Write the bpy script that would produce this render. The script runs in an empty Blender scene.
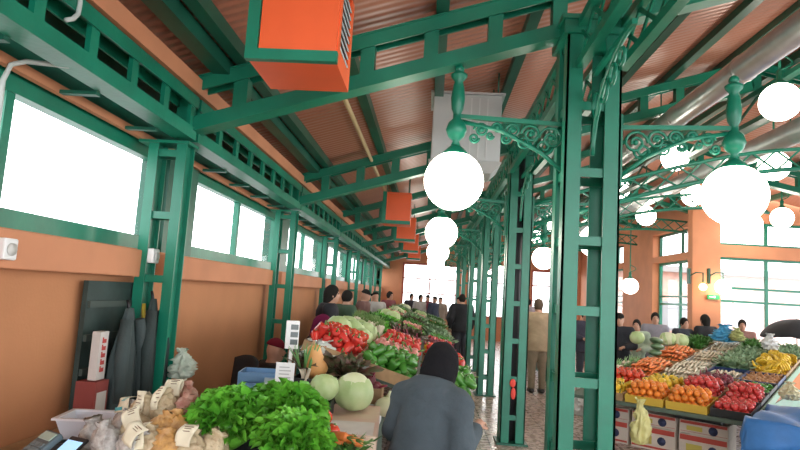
import bpy, math, random
import numpy as np
from mathutils import Vector, Matrix
random.seed(7)
rng = np.random.RandomState(3)
PI = math.pi
sc = bpy.context.scene
col = sc.collection

# ------------------------------------------------------------------ camera
F = 590.0; CAM_H = 1.7; ROLL = 0.062
d = np.array([(430-400)/F, (225-295)/F, 1.0]); d /= np.linalg.norm(d)
sa, ca = math.sin(ROLL), math.cos(ROLL)
u = np.array([sa, ca, -(sa*d[0]+ca*d[1])/d[2]]); u /= np.linalg.norm(u)
r = np.cross(u, d)
if r[0] < 0: r = -r
MI = np.linalg.inv(np.stack([r, d, u], 1))
def at(px, py, Y=None, X=None, Z=None):
    """photo point -> place in the hall, at a known depth, side distance or height"""
    w = MI @ np.array([(px-400)/F, (225-py)/F, 1.0])
    s = Y/w[1] if Y is not None else X/w[0] if X is not None else (Z-CAM_H)/w[2]
    return Vector((w[0]*s, w[1]*s, w[2]*s+CAM_H))
def ray(px, py):
    return Vector(MI @ np.array([(px-400)/F, (225-py)/F, 1.0]))
cam_d = bpy.data.cameras.new('camera'); cam = bpy.data.objects.new('camera', cam_d); col.objects.link(cam)
cam_d.sensor_width = 36; cam_d.lens = F/800*36; cam_d.clip_start = .05; cam_d.clip_end = 300
R3 = Matrix(((r[0], r[1], -r[2]), (d[0], d[1], -d[2]), (u[0], u[1], -u[2])))
cam.matrix_world = Matrix.Translation((0, 0, CAM_H)) @ R3.to_4x4()
sc.camera = cam

# ------------------------------------------------------------------ materials
MATS = {}
def mat(name, c, rough=.55, metal=0., var=0., vscale=6., bump=0., bscale=40., c2=None, emit=0., spec=.5, trans=0., sub=0.):
    if name in MATS: return MATS[name]
    m = bpy.data.materials.new(name); m.use_nodes = True
    nt = m.node_tree; b = nt.nodes['Principled BSDF']
    b.inputs['Base Color'].default_value = (*c, 1); b.inputs['Roughness'].default_value = rough
    b.inputs['Metallic'].default_value = metal; b.inputs['Specular IOR Level'].default_value = spec
    if trans: b.inputs['Transmission Weight'].default_value = trans
    if emit:
        b.inputs['Emission Color'].default_value = (*c, 1); b.inputs['Emission Strength'].default_value = emit
    if var or c2 or bump:
        tc = nt.nodes.new('ShaderNodeTexCoord')
    if var or c2:
        n = nt.nodes.new('ShaderNodeTexNoise'); n.inputs['Scale'].default_value = vscale; n.inputs['Detail'].default_value = 4
        nt.links.new(tc.outputs['Object'], n.inputs['Vector'])
        cr = nt.nodes.new('ShaderNodeValToRGB'); cr.color_ramp.elements[0].position = .35; cr.color_ramp.elements[1].position = .65
        a = c2 if c2 else tuple(x*(1-var) for x in c)
        bb = c if c2 else tuple(min(1, x*(1+var)) for x in c)
        cr.color_ramp.elements[0].color = (*a, 1); cr.color_ramp.elements[1].color = (*bb, 1)
        nt.links.new(n.outputs['Fac'], cr.inputs['Fac']); nt.links.new(cr.outputs['Color'], b.inputs['Base Color'])
    if bump:
        n2 = nt.nodes.new('ShaderNodeTexNoise'); n2.inputs['Scale'].default_value = bscale; n2.inputs['Detail'].default_value = 3
        nt.links.new(tc.outputs['Object'], n2.inputs['Vector'])
        bp = nt.nodes.new('ShaderNodeBump'); bp.inputs['Strength'].default_value = bump; bp.inputs['Distance'].default_value = .01
        nt.links.new(n2.outputs['Fac'], bp.inputs['Height']); nt.links.new(bp.outputs['Normal'], b.inputs['Normal'])
    MATS[name] = m
    return m
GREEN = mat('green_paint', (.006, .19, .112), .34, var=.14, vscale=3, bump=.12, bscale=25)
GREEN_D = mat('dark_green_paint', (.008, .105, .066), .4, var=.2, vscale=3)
ORANGE_WALL = mat('orange_render', (.50, .215, .095), .8, var=.07, vscale=1.6, bump=.15, bscale=60)
ORANGE_LEDGE = mat('orange_ledge_paint', (.60, .25, .125), .7, var=.06, vscale=2.5)
ORANGE_BOX = mat('orange_enamel', (.86, .13, .035), .4, var=.04, vscale=3)
DUCT = mat('galvanised_metal', (.62, .64, .64), .32, metal=.75, var=.08, vscale=5)
GREYBOX = mat('pale_grey_sheet', (.50, .53, .53), .35, metal=.15, var=.06, vscale=3)
WHITE = mat('white_plastic', (.80, .80, .79), .4)
BLACK = mat('black_plastic', (.015, .015, .017), .45)
DARK = mat('dark_cloth', (.022, .024, .028), .85, bump=.3, bscale=50)
PIPE = mat('grey_pipe', (.50, .55, .52), .4)
TANPIPE = mat('tan_pipe', (.62, .50, .27), .45)
WOOD = mat('pale_wood', (.38, .24, .12), .7, var=.2, vscale=9)
GLOBE = mat('lit_globe_glass', (1., .93, .80), .3, emit=7.5)
WARM = mat('warm_bulb', (1., .55, .18), .3, emit=7)
SKIN = mat('skin', (.52, .28, .19), .55)
SKIN2 = mat('tan_skin', (.42, .22, .14), .55)

def glass_mat():
    m = bpy.data.materials.new('window_glass'); m.use_nodes = True; nt = m.node_tree; nt.nodes.clear()
    o = nt.nodes.new('ShaderNodeOutputMaterial'); mx = nt.nodes.new('ShaderNodeMixShader')
    t = nt.nodes.new('ShaderNodeBsdfTransparent'); g = nt.nodes.new('ShaderNodeBsdfGlossy'); g.inputs['Roughness'].default_value = .05
    mx.inputs[0].default_value = .06
    nt.links.new(t.outputs[0], mx.inputs[1]); nt.links.new(g.outputs[0], mx.inputs[2]); nt.links.new(mx.outputs[0], o.inputs[0])
    return m
GLASS = glass_mat()
def roof_mat():
    m = bpy.data.materials.new('terracotta_roof_sheet'); m.use_nodes = True; nt = m.node_tree; b = nt.nodes['Principled BSDF']
    b.inputs['Roughness'].default_value = .36
    tc = nt.nodes.new('ShaderNodeTexCoord')
    n = nt.nodes.new('ShaderNodeTexNoise'); n.inputs['Scale'].default_value = 1.2; n.inputs['Detail'].default_value = 5
    nt.links.new(tc.outputs['Object'], n.inputs['Vector'])
    cr = nt.nodes.new('ShaderNodeValToRGB'); cr.color_ramp.elements[0].color = (.42, .165, .105, 1); cr.color_ramp.elements[1].color = (.54, .235, .16, 1)
    nt.links.new(n.outputs['Fac'], cr.inputs['Fac']); nt.links.new(cr.outputs['Color'], b.inputs['Base Color'])
    w = nt.nodes.new('ShaderNodeTexWave'); w.bands_direction = 'Y'; w.inputs['Scale'].default_value = 3.6
    nt.links.new(tc.outputs['Object'], w.inputs['Vector'])
    bp = nt.nodes.new('ShaderNodeBump'); bp.inputs['Strength'].default_value = .35; bp.inputs['Distance'].default_value = .02
    nt.links.new(w.outputs['Fac'], bp.inputs['Height']); nt.links.new(bp.outputs['Normal'], b.inputs['Normal'])
    return m
ROOF = roof_mat()
def floor_mat():
    m = bpy.data.materials.new('stone_floor_tiles'); m.use_nodes = True; nt = m.node_tree; b = nt.nodes['Principled BSDF']
    tc = nt.nodes.new('ShaderNodeTexCoord')
    br = nt.nodes.new('ShaderNodeTexBrick'); br.offset = 0; br.inputs['Scale'].default_value = 1
    br.inputs['Brick Width'].default_value = .4; br.inputs['Row Height'].default_value = .4; br.inputs['Mortar Size'].default_value = .008
    br.inputs['Color1'].default_value = (.42, .27, .21, 1); br.inputs['Color2'].default_value = (.50, .34, .27, 1); br.inputs['Mortar'].default_value = (.20, .13, .11, 1)
    nt.links.new(tc.outputs['Object'], br.inputs['Vector'])
    n = nt.nodes.new('ShaderNodeTexNoise'); n.inputs['Scale'].default_value = 14; n.inputs['Detail'].default_value = 6
    nt.links.new(tc.outputs['Object'], n.inputs['Vector'])
    mx = nt.nodes.new('ShaderNodeMix'); mx.data_type = 'RGBA'; mx.blend_type = 'OVERLAY'; mx.inputs[0].default_value = .35
    nt.links.new(br.outputs['Color'], mx.inputs[6]); nt.links.new(n.outputs['Color'], mx.inputs[7])
    hs = nt.nodes.new('ShaderNodeHueSaturation'); hs.inputs['Saturation'].default_value = .72
    nt.links.new(mx.outputs[2], hs.inputs['Color']); nt.links.new(hs.outputs[0], b.inputs['Base Color'])
    mr = nt.nodes.new('ShaderNodeMapRange'); mr.inputs[1].default_value = .35; mr.inputs[2].default_value = .65; mr.inputs[3].default_value = .12; mr.inputs[4].default_value = .42
    nt.links.new(n.outputs['Fac'], mr.inputs[0]); nt.links.new(mr.outputs[0], b.inputs['Roughness'])
    return m
FLOOR = floor_mat()
def leaf_mat(name, ca_, cb_, scale=8, rough=.45):
    m = bpy.data.materials.new(name); m.use_nodes = True; nt = m.node_tree; b = nt.nodes['Principled BSDF']
    tc = nt.nodes.new('ShaderNodeTexCoord'); n = nt.nodes.new('ShaderNodeTexNoise'); n.inputs['Scale'].default_value = scale; n.inputs['Detail'].default_value = 5
    nt.links.new(tc.outputs['Object'], n.inputs['Vector'])
    cr = nt.nodes.new('ShaderNodeValToRGB'); cr.color_ramp.elements[0].position = .3; cr.color_ramp.elements[1].position = .7
    cr.color_ramp.elements[0].color = (*ca_, 1); cr.color_ramp.elements[1].color = (*cb_, 1)
    nt.links.new(n.outputs['Fac'], cr.inputs['Fac']); nt.links.new(cr.outputs['Color'], b.inputs['Base Color'])
    b.inputs['Roughness'].default_value = rough
    MATS[name] = m
    return m
LETTUCE = leaf_mat('lettuce_leaf', (.05, .27, .015), (.22, .62, .06), 14)
CABBAGE = leaf_mat('cabbage_leaf', (.36, .50, .20), (.58, .66, .36), 7)
CABBAGE_W = leaf_mat('pale_cabbage_leaf', (.62, .66, .40), (.78, .80, .58), 6)
HERB = leaf_mat('herb_leaf', (.03, .12, .02), (.10, .30, .05), 20)
CHARD = leaf_mat('chard_leaf', (.03, .10, .03), (.16, .05, .05), 16)
KALE = leaf_mat('greyish_green_leaf', (.16, .28, .14), (.36, .48, .30), 14)

# ------------------------------------------------------------------ mesh helper
class MB:
    def __init__(s): s.v = []; s.f = []; s.sm = []; s.mi = []
    def add(s, vs, fs, smooth=False, mi=0):
        o = len(s.v); s.v += [tuple(v) for v in vs]
        for f in fs: s.f.append(tuple(i+o for i in f)); s.sm.append(smooth); s.mi.append(mi)
        return s
    def box(s, c, size, rot=None, mi=0):
        hx, hy, hz = size[0]/2, size[1]/2, size[2]/2
        vs = [Vector((x, y, z)) for x in (-hx, hx) for y in (-hy, hy) for z in (-hz, hz)]
        if rot is not None: vs = [rot @ v for v in vs]
        c = Vector(c)
        return s.add([v+c for v in vs], [(0, 1, 3, 2), (4, 6, 7, 5), (0, 4, 5, 1), (2, 3, 7, 6), (0, 2, 6, 4), (1, 5, 7, 3)], False, mi)
    def span(s, a, b, mi=0):
        a = Vector(a); b = Vector(b)
        return s.box((a+b)/2, (abs(b.x-a.x), abs(b.y-a.y), abs(b.z-a.z)), None, mi)
    def bar(s, p, q, w, h, up=(0, 0, 1), mi=0):
        p = Vector(p); q = Vector(q); x = (q-p); L = x.length; x.normalize()
        y = Vector(up).cross(x)
        if y.length < 1e-4: y = Vector((0, 1, 0)).cross(x)
        y.normalize(); z = x.cross(y)
        return s.box((p+q)/2, (L, w, h), Matrix((x, y, z)).transposed(), mi)
    def tube(s, pts, rad, n=8, cap=True, mi=0, flat=1.):
        pts = [Vector(p) for p in pts]; N = len(pts)
        rads = rad if isinstance(rad, (list, tuple)) else [rad]*N
        vs = []; prev = None
        for i, p in enumerate(pts):
            t = (pts[min(i+1, N-1)]-pts[max(i-1, 0)]).normalized()
            if prev is None:
                a = Vector((0, 0, 1)) if abs(t.z) < .9 else Vector((1, 0, 0)); x = t.cross(a).normalized()
            else:
                x = (prev-t*prev.dot(t)).normalized()
            prev = x; y = t.cross(x)
            for k in range(n):
                an = 2*PI*k/n; vs.append(p+x*math.cos(an)*rads[i]+y*math.sin(an)*rads[i]*flat)
        fs = [(i*n+k, i*n+(k+1) % n, (i+1)*n+(k+1) % n, (i+1)*n+k) for i in range(N-1) for k in range(n)]
        if cap: fs += [tuple(range(n-1, -1, -1)), tuple(range((N-1)*n, N*n))]
        return s.add(vs, fs, True, mi)
    def lathe(s, prof, n=16, c=(0, 0, 0), mi=0, lob=None):
        vs = []; c = Vector(c)
        for (ra, z) in prof:
            for k in range(n):
                an = 2*PI*k/n; q = ra*(lob(an, z) if lob else 1)
                vs.append(c+Vector((q*math.cos(an), q*math.sin(an), z)))
        P = len(prof)
        fs = [(i*n+k, i*n+(k+1) % n, (i+1)*n+(k+1) % n, (i+1)*n+k) for i in range(P-1) for k in range(n)]
        fs += [tuple(range(n-1, -1, -1)), tuple(range((P-1)*n, P*n))]
        return s.add(vs, fs, True, mi)
    def ball(s, c, rad, n=14, m=9, mi=0):
        rx, ry, rz = rad if isinstance(rad, (list, tuple)) else (rad,)*3
        c = Vector(c); vs = [c+Vector((0, 0, -rz))]
        for i in range(1, m):
            t = -PI/2+PI*i/m
            for k in range(n):
                a = 2*PI*k/n; vs.append(c+Vector((rx*math.cos(t)*math.cos(a), ry*math.cos(t)*math.sin(a), rz*math.sin(t))))
        vs.append(c+Vector((0, 0, rz))); T = len(vs)-1
        fs = [(0, 1+(k+1) % n, 1+k) for k in range(n)]
        fs += [(1+i*n+k, 1+i*n+(k+1) % n, 1+(i+1)*n+(k+1) % n, 1+(i+1)*n+k) for i in range(m-2) for k in range(n)]
        fs += [(T, 1+(m-2)*n+k, 1+(m-2)*n+(k+1) % n) for k in range(n)]
        return s.add(vs, fs, True, mi)
    def sheet(s, fn, nu, nv, mi=0, thick=0.):
        vs = [Vector(fn(i/nu, j/nv)) for i in range(nu+1) for j in range(nv+1)]
        w = nv+1; fs = [(i*w+j, (i+1)*w+j, (i+1)*w+j+1, i*w+j+1) for i in range(nu) for j in range(nv)]
        return s.add(vs, fs, True, mi)
    def mesh(s, name):
        me = bpy.data.meshes.new(name); me.from_pydata(s.v, [], s.f)
        me.polygons.foreach_set('use_smooth', s.sm); me.polygons.foreach_set('material_index', s.mi); me.update()
        return me
    def build(s, name, m, parent=None, loc=None, bevel=0., solid=0.):
        me = s.mesh(name)
        for x in (m if isinstance(m, (list, tuple)) else [m]): me.materials.append(x)
        o = bpy.data.objects.new(name, me); col.objects.link(o)
        if parent is not None: o.parent = parent
        if loc is not None: o.location = loc
        if bevel:
            b = o.modifiers.new('bevel', 'BEVEL'); b.width = bevel; b.segments = 2; b.limit_method = 'ANGLE'
        if solid:
            b = o.modifiers.new('solid', 'SOLIDIFY'); b.thickness = solid; b.offset = 0
        return o
def tag(o, label, cat, group=None, kind=None):
    o['label'] = label; o['category'] = cat
    if group: o['group'] = group
    if kind: o['kind'] = kind
    return o
def struct(o): o['kind'] = 'structure'; return o
def thing(name, label, cat, loc=(0, 0, 0), rotz=0., group=None, kind=None):
    o = bpy.data.objects.new(name, None); col.objects.link(o); o.empty_display_size = .1
    o.location = loc; o.rotation_euler = (0, 0, rotz)
    return tag(o, label, cat, group, kind)
ORD = 'first second third fourth fifth sixth seventh eighth ninth tenth eleventh twelfth'.split()

# ------------------------------------------------------------------ hall dimensions
FR = [4.02+3.41*k for k in range(6)]; YEND = 24.5; YN = -6.0
RIDGE = 3.9; SL = .31; SR = .22
def beam_z(x): return 3.28+SL*x if x <= RIDGE else 3.28+SL*RIDGE-SR*(x-RIDGE)
def deck_z(x): return beam_z(x)+.50
CX = 1.06

# ------------------------------------------------------------------ shell
struct(MB().span((-2.4, YN-2, -.1), (11, 25, 0)).build('floor', FLOOR))
def slab(name, x0, x1, y0, y1, m, t=.05):
    z0, z1 = deck_z(x0), deck_z(x1)
    vs = [(x0, y0, z0), (x1, y0, z1), (x1, y1, z1), (x0, y1, z0)]
    vs += [(a, b, c+t) for a, b, c in vs]
    return struct(MB().add(vs, [(0, 1, 2, 3), (7, 6, 5, 4), (0, 4, 5, 1), (1, 5, 6, 2), (2, 6, 7, 3), (3, 7, 4, 0)]).build(name, m))
slab('ceiling_left', -2.6, RIDGE, YN, 25, ROOF)
slab('ceiling_right', RIDGE, 6.45, 13.2, 25, ROOF)
slab('ceiling_front', RIDGE, 10.2, YN, 13.2, ROOF)
# left wall
w = MB().span((-2.35, YN, 0), (-2.1, YEND, 1.9))
struct(w.build('wall_left', ORANGE_WALL))
ti = [0]
def trim(mb, m, **k):
    ti[0] += 1
    return struct(mb.build('trim_%d' % ti[0], m, **k))
trim(MB().span((-2.35, YN, 2.68), (-2.1, YEND, 3.07)), GREEN_D)
# piers between the windows
for k in range(-1, 6):
    y0 = 7.97+3.41*k if k >= 0 else 4.47; y1 = min(8.45+3.41*k, YEND)
    trim(MB().span((-2.33, y0, 1.9), (-2.1, y1, 2.66)), GREEN_D)
# ledge lengths under the windows
for k in range(-1, 6):
    y1 = 7.27+3.41*k+.2; y0 = y1-3.06
    o = MB().span((-2.1, y0, 1.70), (-1.985, y1, 1.885)).build('sill_ledge', ORANGE_LEDGE, bevel=.008)
    o.name = 'trim_%d' % (ti[0]+1); ti[0] += 1; struct(o)
# orange strips above the windows
trim(MB().span((-2.1, YN, 2.66), (-2.06, YEND, 2.71)), ORANGE_LEDGE)
trim(MB().span((-1.76, YN, 3.0), (-1.69, YEND, 3.11)), ORANGE_LEDGE)
wn = [0]
def window(verts_fn, Wd, z0, z1, mull=(), trans=(), fm=GREEN, fw=.07, fz=None, dp=.08, loc=(0, 0, 0), rotz=0.):
    """a window in its own frame: x along the wall, y out of the room"""
    wn[0] += 1
    o = bpy.data.objects.new('window_%d' % wn[0], None); col.objects.link(o); o.location = loc; o.rotation_euler = (0, 0, rotz); struct(o)
    fz = fz or fw; m = MB()
    m.span((0, 0, z0), (fw, dp, z1)); m.span((Wd-fw, 0, z0), (Wd, dp, z1))
    m.span((fw, 0, z0), (Wd-fw, dp, z0+fz)); m.span((fw, 0, z1-fz), (Wd-fw, dp, z1))
    m.build('window_frame', fm, o)
    for x in mull: MB().span((x-.03, .01, z0+fz), (x+.03, dp-.01, z1-fz)).build('mullion', fm, o)
    xs = [fw]+list(mull)+[Wd-fw]
    for z in trans: MB().span((fw, .012, z-.025), (Wd-fw, dp-.012, z+.025)).build('transom', fm, o)
    for a, b in zip(xs[:-1], xs[1:]):
        MB().span((a, .035, z0+fz), (b, .041, z1-fz)).build('pane', GLASS, o)
    return o
for k in range(-1, 6):
    y0, y1, ym = (1.55, 4.46, 2.76) if k < 0 else (5.05+3.41*k, 7.96+3.41*k, 6.36+3.41*k)
    window(None, y1-y0, 1.9, 2.68, mull=(ym-y0,), fw=.055, fz=.10, loc=(-2.14, y0, 0), rotz=PI/2)
# end wall
e = MB().span((-2.35, YEND, 0), (6.4, YEND+.25, .9))
for a, b in ((-2.35, -1.2), (1.12, 1.5), (3.7, 4.1), (6.0, 6.4)): e.span((a, YEND, .9), (b, YEND+.25, 3.0))
e.span((-2.35, YEND, 3.0), (6.4, YEND+.25, 3.12))
vs = [(-2.35, 3.12), (6.4, 3.12), (6.4, deck_z(6.4)), (RIDGE, deck_z(RIDGE)), (-1.9, 3.17)]
e.add([(x, YEND, z) for x, z in vs]+[(x, YEND+.25, z) for x, z in vs], [(0, 1, 2, 3, 4), (9, 8, 7, 6, 5)])
struct(e.build('wall_end', ORANGE_LEDGE))
TERRA = mat('terracotta_frame', (.46, .12, .07), .5, var=.1)
for a, b in ((-1.2, 1.12), (1.5, 3.7), (4.1, 6.0)):
    window(None, b-a, .9, 3.0, mull=((b-a)/2,), trans=(2.35, 1.75), fm=TERRA, fw=.09, loc=(a, YEND+.08, 0))
# right wall of the nave (set back) and the cross wall
w = MB().span((6.1, 13.56, 0), (6.35, YEND, .9))
for a, b in ((13.56, 14.05), (16.7, 19.2), (21.8, YEND)): w.span((6.1, a, .9), (6.35, b, 3.72))
w.span((6.1, 14.05, 2.95), (6.35, 16.7, 3.10)); w.span((6.1, 19.2, 2.95), (6.35, 21.8, 3.10))
w.span((6.1, 13.56, 3.72), (6.35, YEND, deck_z(6.35)))
struct(w.build('wall_right', ORANGE_LEDGE))
for a, b in ((14.05, 16.7), (19.2, 21.8)):
    window(None, b-a, .9, 2.95, mull=((b-a)/2,), trans=(2.05, 1.85), fm=GREEN, fw=.06, loc=(6.28, b, 0), rotz=-PI/2)
    window(None, b-a, 3.10, 3.72, mull=((b-a)*.55,), fm=GREEN_D, fw=.05, loc=(6.28, b, 0), rotz=-PI/2)
w = MB().span((5.72, 13.3, 0), (6.32, 13.55, 3.72)); w.span((6.32, 13.3, 0), (10.2, 13.55, .9)); w.span((6.32, 13.3, 2.93), (10.2, 13.55, 3.2))
vs = [(5.72, 3.72), (10.2, 3.72), (10.2, 3.78), (5.72, deck_z(5.72))]
w.add([(x, 13.3, z) for x, z in vs]+[(x, 13.55, z) for x, z in vs], [(0, 1, 2, 3), (7, 6, 5, 4), (0, 4, 5, 1), (3, 2, 6, 7), (0, 3, 7, 4)])
struct(w.build('wall_cross', ORANGE_LEDGE))
for a, b in ((6.32, 8.4), (8.4, 10.2)):
    window(None, b-a, .9, 2.93, mull=((b-a)/2,), trans=(2.26, 1.97), fm=GREEN, fw=.05, loc=(a, 13.4, 0))
    window(None, b-a, 3.2, 3.72, mull=((b-a)/2,), fm=GREEN, fw=.05, loc=(a, 13.4, 0))
# street side building outside the cross wall
BP = mat('pinkish_render', (.62, .40, .34), .8, var=.1)
o = thing('neighbouring_building', 'pinkish low building with a white door outside the right windows', 'building', (9.5, 21, 0))
MB().span((-3, 0, 0), (6, 3, 3.0)).build('facade', BP, o)
MB().span((.9, -.06, 0), (1.7, 0, 2.1)).build('door', WHITE, o)
MB().span((-1.7, -.05, 1.0), (-.5, 0, 2.0)).build('window', mat('dull_glass', (.25, .28, .30), .2), o)
MB().span((-3.2, -.3, 3.0), (6.2, 3.2, 3.2)).build('roof', mat('grey_roof', (.3, .3, .3), .7), o)
struct(MB().span((-14, -14, -.16), (30, 60, -.11)).build('ground', mat('asphalt', (.30, .30, .29), .9, var=.1)))

# purlins along the hall
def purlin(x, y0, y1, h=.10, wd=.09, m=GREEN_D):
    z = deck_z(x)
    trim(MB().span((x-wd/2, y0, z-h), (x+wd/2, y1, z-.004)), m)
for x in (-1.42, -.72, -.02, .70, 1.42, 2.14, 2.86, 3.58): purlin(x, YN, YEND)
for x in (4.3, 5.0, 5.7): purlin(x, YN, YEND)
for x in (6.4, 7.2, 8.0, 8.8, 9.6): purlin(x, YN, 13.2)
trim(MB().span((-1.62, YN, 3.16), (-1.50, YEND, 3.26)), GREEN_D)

# ------------------------------------------------------------------ steel frame
def ring_batten(W, z, hh=.06, t=.012):
    m = MB(); h = W/2-.016
    m.span((-h, -h, z), (h, -h+t, z+hh)); m.span((-h, h-t, z), (h, h, z+hh))
    m.span((-h, -h+t, z), (-h+t, h-t, z+hh)); m.span((h-t, -h+t, z), (h, h-t, z+hh))
    return m
def lattice_column(x, y, h, label, W=.29, downpipe=False):
    t = thing('lattice_column', label, 'column', (x, y, 0))
    hw = W/2; fl = .105; tk = .014
    for sx in (-1, 1):
        for sy in (-1, 1):
            m = MB()
            m.span((sx*hw, sy*hw, .02), (sx*(hw-fl), sy*(hw-tk), h)); m.span((sx*hw, sy*hw, .02), (sx*(hw-tk), sy*(hw-fl), h))
            m.build('corner_flange', GREEN, t)
    z = .28
    while z < h-.3:
        ring_batten(W, z).build('batten', GREEN, t); z += .45
    MB().span((-hw-.04, -hw-.04, 0), (hw+.04, hw+.04, .022)).build('base_plate', GREEN_D, t)
    m = MB(); m.span((-hw-.03, -hw-.03, h-.12), (hw+.03, hw+.03, h)); m.span((-hw-.05, -hw-.05, h-.03), (hw+.05, hw+.05, h)); m.build('capital', GREEN, t)
    if downpipe:
        MB().tube([(0, .02, .03), (0, .02, h-.13)], .058, 12).build('downpipe', mat('dark_pipe', (.035, .035, .04), .5), t)
    # scroll brackets under the girder, along the hall
    for s in (-1, 1):
        m = MB(); pts = []
        for k in range(13):
            a = PI/2*k/12; pts.append((0, s*(hw+.75*(1-math.cos(a))), h-.95+.55*math.sin(a)*1.0))
        m.tube(pts, .016, 6)
        for q in range(4):
            f = .22+.2*q; yy = s*(hw+.06+.17*q); zz = h-.50-.09+.0*q - .16*(1-q/4)
            rr = .085-.012*q
            m.tube([(0, yy+rr*math.cos(2*PI*k/12), zz+.12+rr*math.sin(2*PI*k/12)) for k in range(13)], .012, 5, cap=False)
        m.bar((0, s*hw, h-.40), (0, s*(hw+.78), h-.40), .03, .03)
        m.build('scroll_bracket', GREEN, t)
    return t
CH = 3.62
for k, y in enumerate(FR):
    lab = ['green steel lattice column nearest in front, see-through, carrying two big globe lamps',
           'green lattice column right behind the woman, second in its row, dark pipe inside',
           'third green lattice column along the aisle, behind the one with the dark pipe',
           'fourth green lattice column along the aisle from the near end',
           'fifth green lattice column along the aisle from the near end',
           'sixth and farthest green lattice column along the aisle'][k]
    lattice_column(CX-(.05 if k == 0 else 0), y, CH, lab, W=.36 if k == 0 else .29, downpipe=(k == 1))
tag(MB().ball((0, 0, 0), (.035, .012, .05)).ball((.01, 0, -.12), (.03, .012, .07)).build('red_paper_flower', mat('red_paper', (.75, .06, .04), .6), loc=(CX-.02, FR[1]-.175, .72)), 'red paper flower stuck on the pipe of the second column', 'decoration')
def eave_post(y, label):
    t = thing('eave_post', label, 'post', (-1.9, y, 0))
    h = 2.66
    for x, n in ((.115, 'inner_flange'), (-.085, 'outer_flange')):
        m = MB(); m.span((x-.035, -.075, 0), (x+.035, -.062, h)); m.span((x-.035, .062, 0), (x+.035, .075, h)); m.span((x-.006, -.062, 0), (x+.006, .062, h))
        m.build(n, GREEN, t)
    z = .35
    while z < h-.1:
        MB().span((-.08, -.06, z), (.11, .06, z+.05)).build('rung', GREEN, t); z += .44
    MB().span((-.20, -.10, 0), (.17, .10, .02)).build('base_plate', GREEN_D, t)
    MB().span((-.19, -.09, h-.02), (.17, .09, h)).build('cap_plate', GREEN, t)
for k, y in enumerate(FR):
    eave_post(y, ['green steel wall post beside the hanging coats, nearest of its row', 'second green wall post from the near end, behind the seated red-hatted vendor'][k] if k < 2 else
              '%s green steel post along the window wall from the near end' % ORD[k])
# eave girders, one per bay
for k in range(-1, 6):
    y0 = 4.02+3.41*k+.02; y1 = y0+3.37
    t = thing('eave_girder', '%s green lattice girder over the window wall, counted from the near end' % ORD[k+1], 'girder', (-1.785, y0, 2.68))
    L = y1-y0
    m = MB(); m.span((-.07, 0, 0), (.07, L, .012)); m.span((-.07, 0, .012), (-.058, L, .085)); m.span((.058, 0, .012), (.07, L, .085)); m.build('bottom_chord', GREEN, t)
    m = MB(); m.span((-.07, 0, .30), (.07, L, .312)); m.span((-.07, 0, .23), (-.058, L, .30)); m.span((.058, 0, .23), (.07, L, .30)); m.build('top_chord', GREEN, t)
    n = 8
    for i in range(n+1):
        yy = .06+(L-.12)*i/n
        MB().span((.030, yy-.035, .05), (.057, yy+.035, .26)).build('batten', GREEN, t)
    # short ties back to the wall
    for i in range(5):
        yy = .3+(L-.6)*i/4
        MB().span((-.30, yy-.02, -.02), (-.07, yy+.02, .0)).build('wall_tie', GREEN_D, t)
# roof beams, each frame, left slope and right slope
def roof_beam(y, x0, x1, label):
    za, zb = beam_z(x0), beam_z(x1)
    t = thing('roof_beam', label, 'beam', (x0, y, za)); L = x1-x0; D = zb-za
    up = (0, 0, 1)
    for nm, z in (('lower_chord', .05), ('upper_chord', .34)):
        m = MB()
        for s in (-1, 1): m.bar((0, s*.055, z), (L, s*.055, z+D), .018, .10)
        m.bar((0, 0, z+(-.05 if z < .1 else .05)), (L, 0, z+D+(-.05 if z < .1 else .05)), .15, .012)
        m.build(nm, GREEN, t)
    n = max(2, int(L/.42))
    for i in range(n+1):
        f = i/n; x = L*f; x = min(max(x, .05), L-.05)
        MB().span((x-.05, -.05, D*x/L+.08), (x+.05, .05, D*x/L+.31)).build('batten', GREEN, t)
for k, y in enumerate(FR):
    roof_beam(y, -1.86, RIDGE, ('%s sloping green roof beam from the near end, rising left to right' % ORD[k]))
    roof_beam(y, RIDGE+.01, 9.6 if y < 13 else 6.1, ('%s sloping green roof beam beyond the ridge, falling to the right' % ORD[k]))
# longitudinal girder over the columns
for k in range(-1, 6):
    y0 = 4.02+3.41*k+.0; y1 = min(y0+3.41, YEND)
    t = thing('aisle_girder', '%s green lattice girder joining the column tops, counted from the near end' % ORD[k+1], 'girder', (CX, y0, 3.26)); L = y1-y0-.32
    for zz, nm in ((.0, 'bottom_chord'), (.28, 'top_chord')):
        m = MB()
        for s in (-1, 1): m.span((s*.14-.03, .16, zz), (s*.14+.03, .16+L, zz+.06))
        m.build(nm, GREEN, t)
    n = 10
    for s in (-1, 1):
        m = MB()
        for i in range(n):
            a = .16+L*i/n; b = .16+L*(i+1)/n
            m.bar((s*.14, a, .06), (s*.14, b, .28), .012, .03); m.bar((s*.14, b, .06), (s*.14, a, .28), .012, .03)
        m.build('diagonal_lacing', GREEN, t)
# ridge truss under the ridge with arched lower chord
t = thing('ridge_girder', 'long green lattice girder running under the ridge', 'girder', (RIDGE, YN, beam_z(RIDGE)-.02)); L = YEND-YN
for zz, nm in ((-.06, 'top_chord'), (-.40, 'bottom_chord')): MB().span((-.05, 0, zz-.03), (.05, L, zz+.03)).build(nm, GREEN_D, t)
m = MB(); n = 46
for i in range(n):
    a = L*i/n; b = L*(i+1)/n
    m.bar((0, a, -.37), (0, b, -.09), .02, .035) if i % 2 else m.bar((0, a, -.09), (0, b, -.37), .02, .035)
m.build('lacing', GREEN_D, t)
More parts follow.
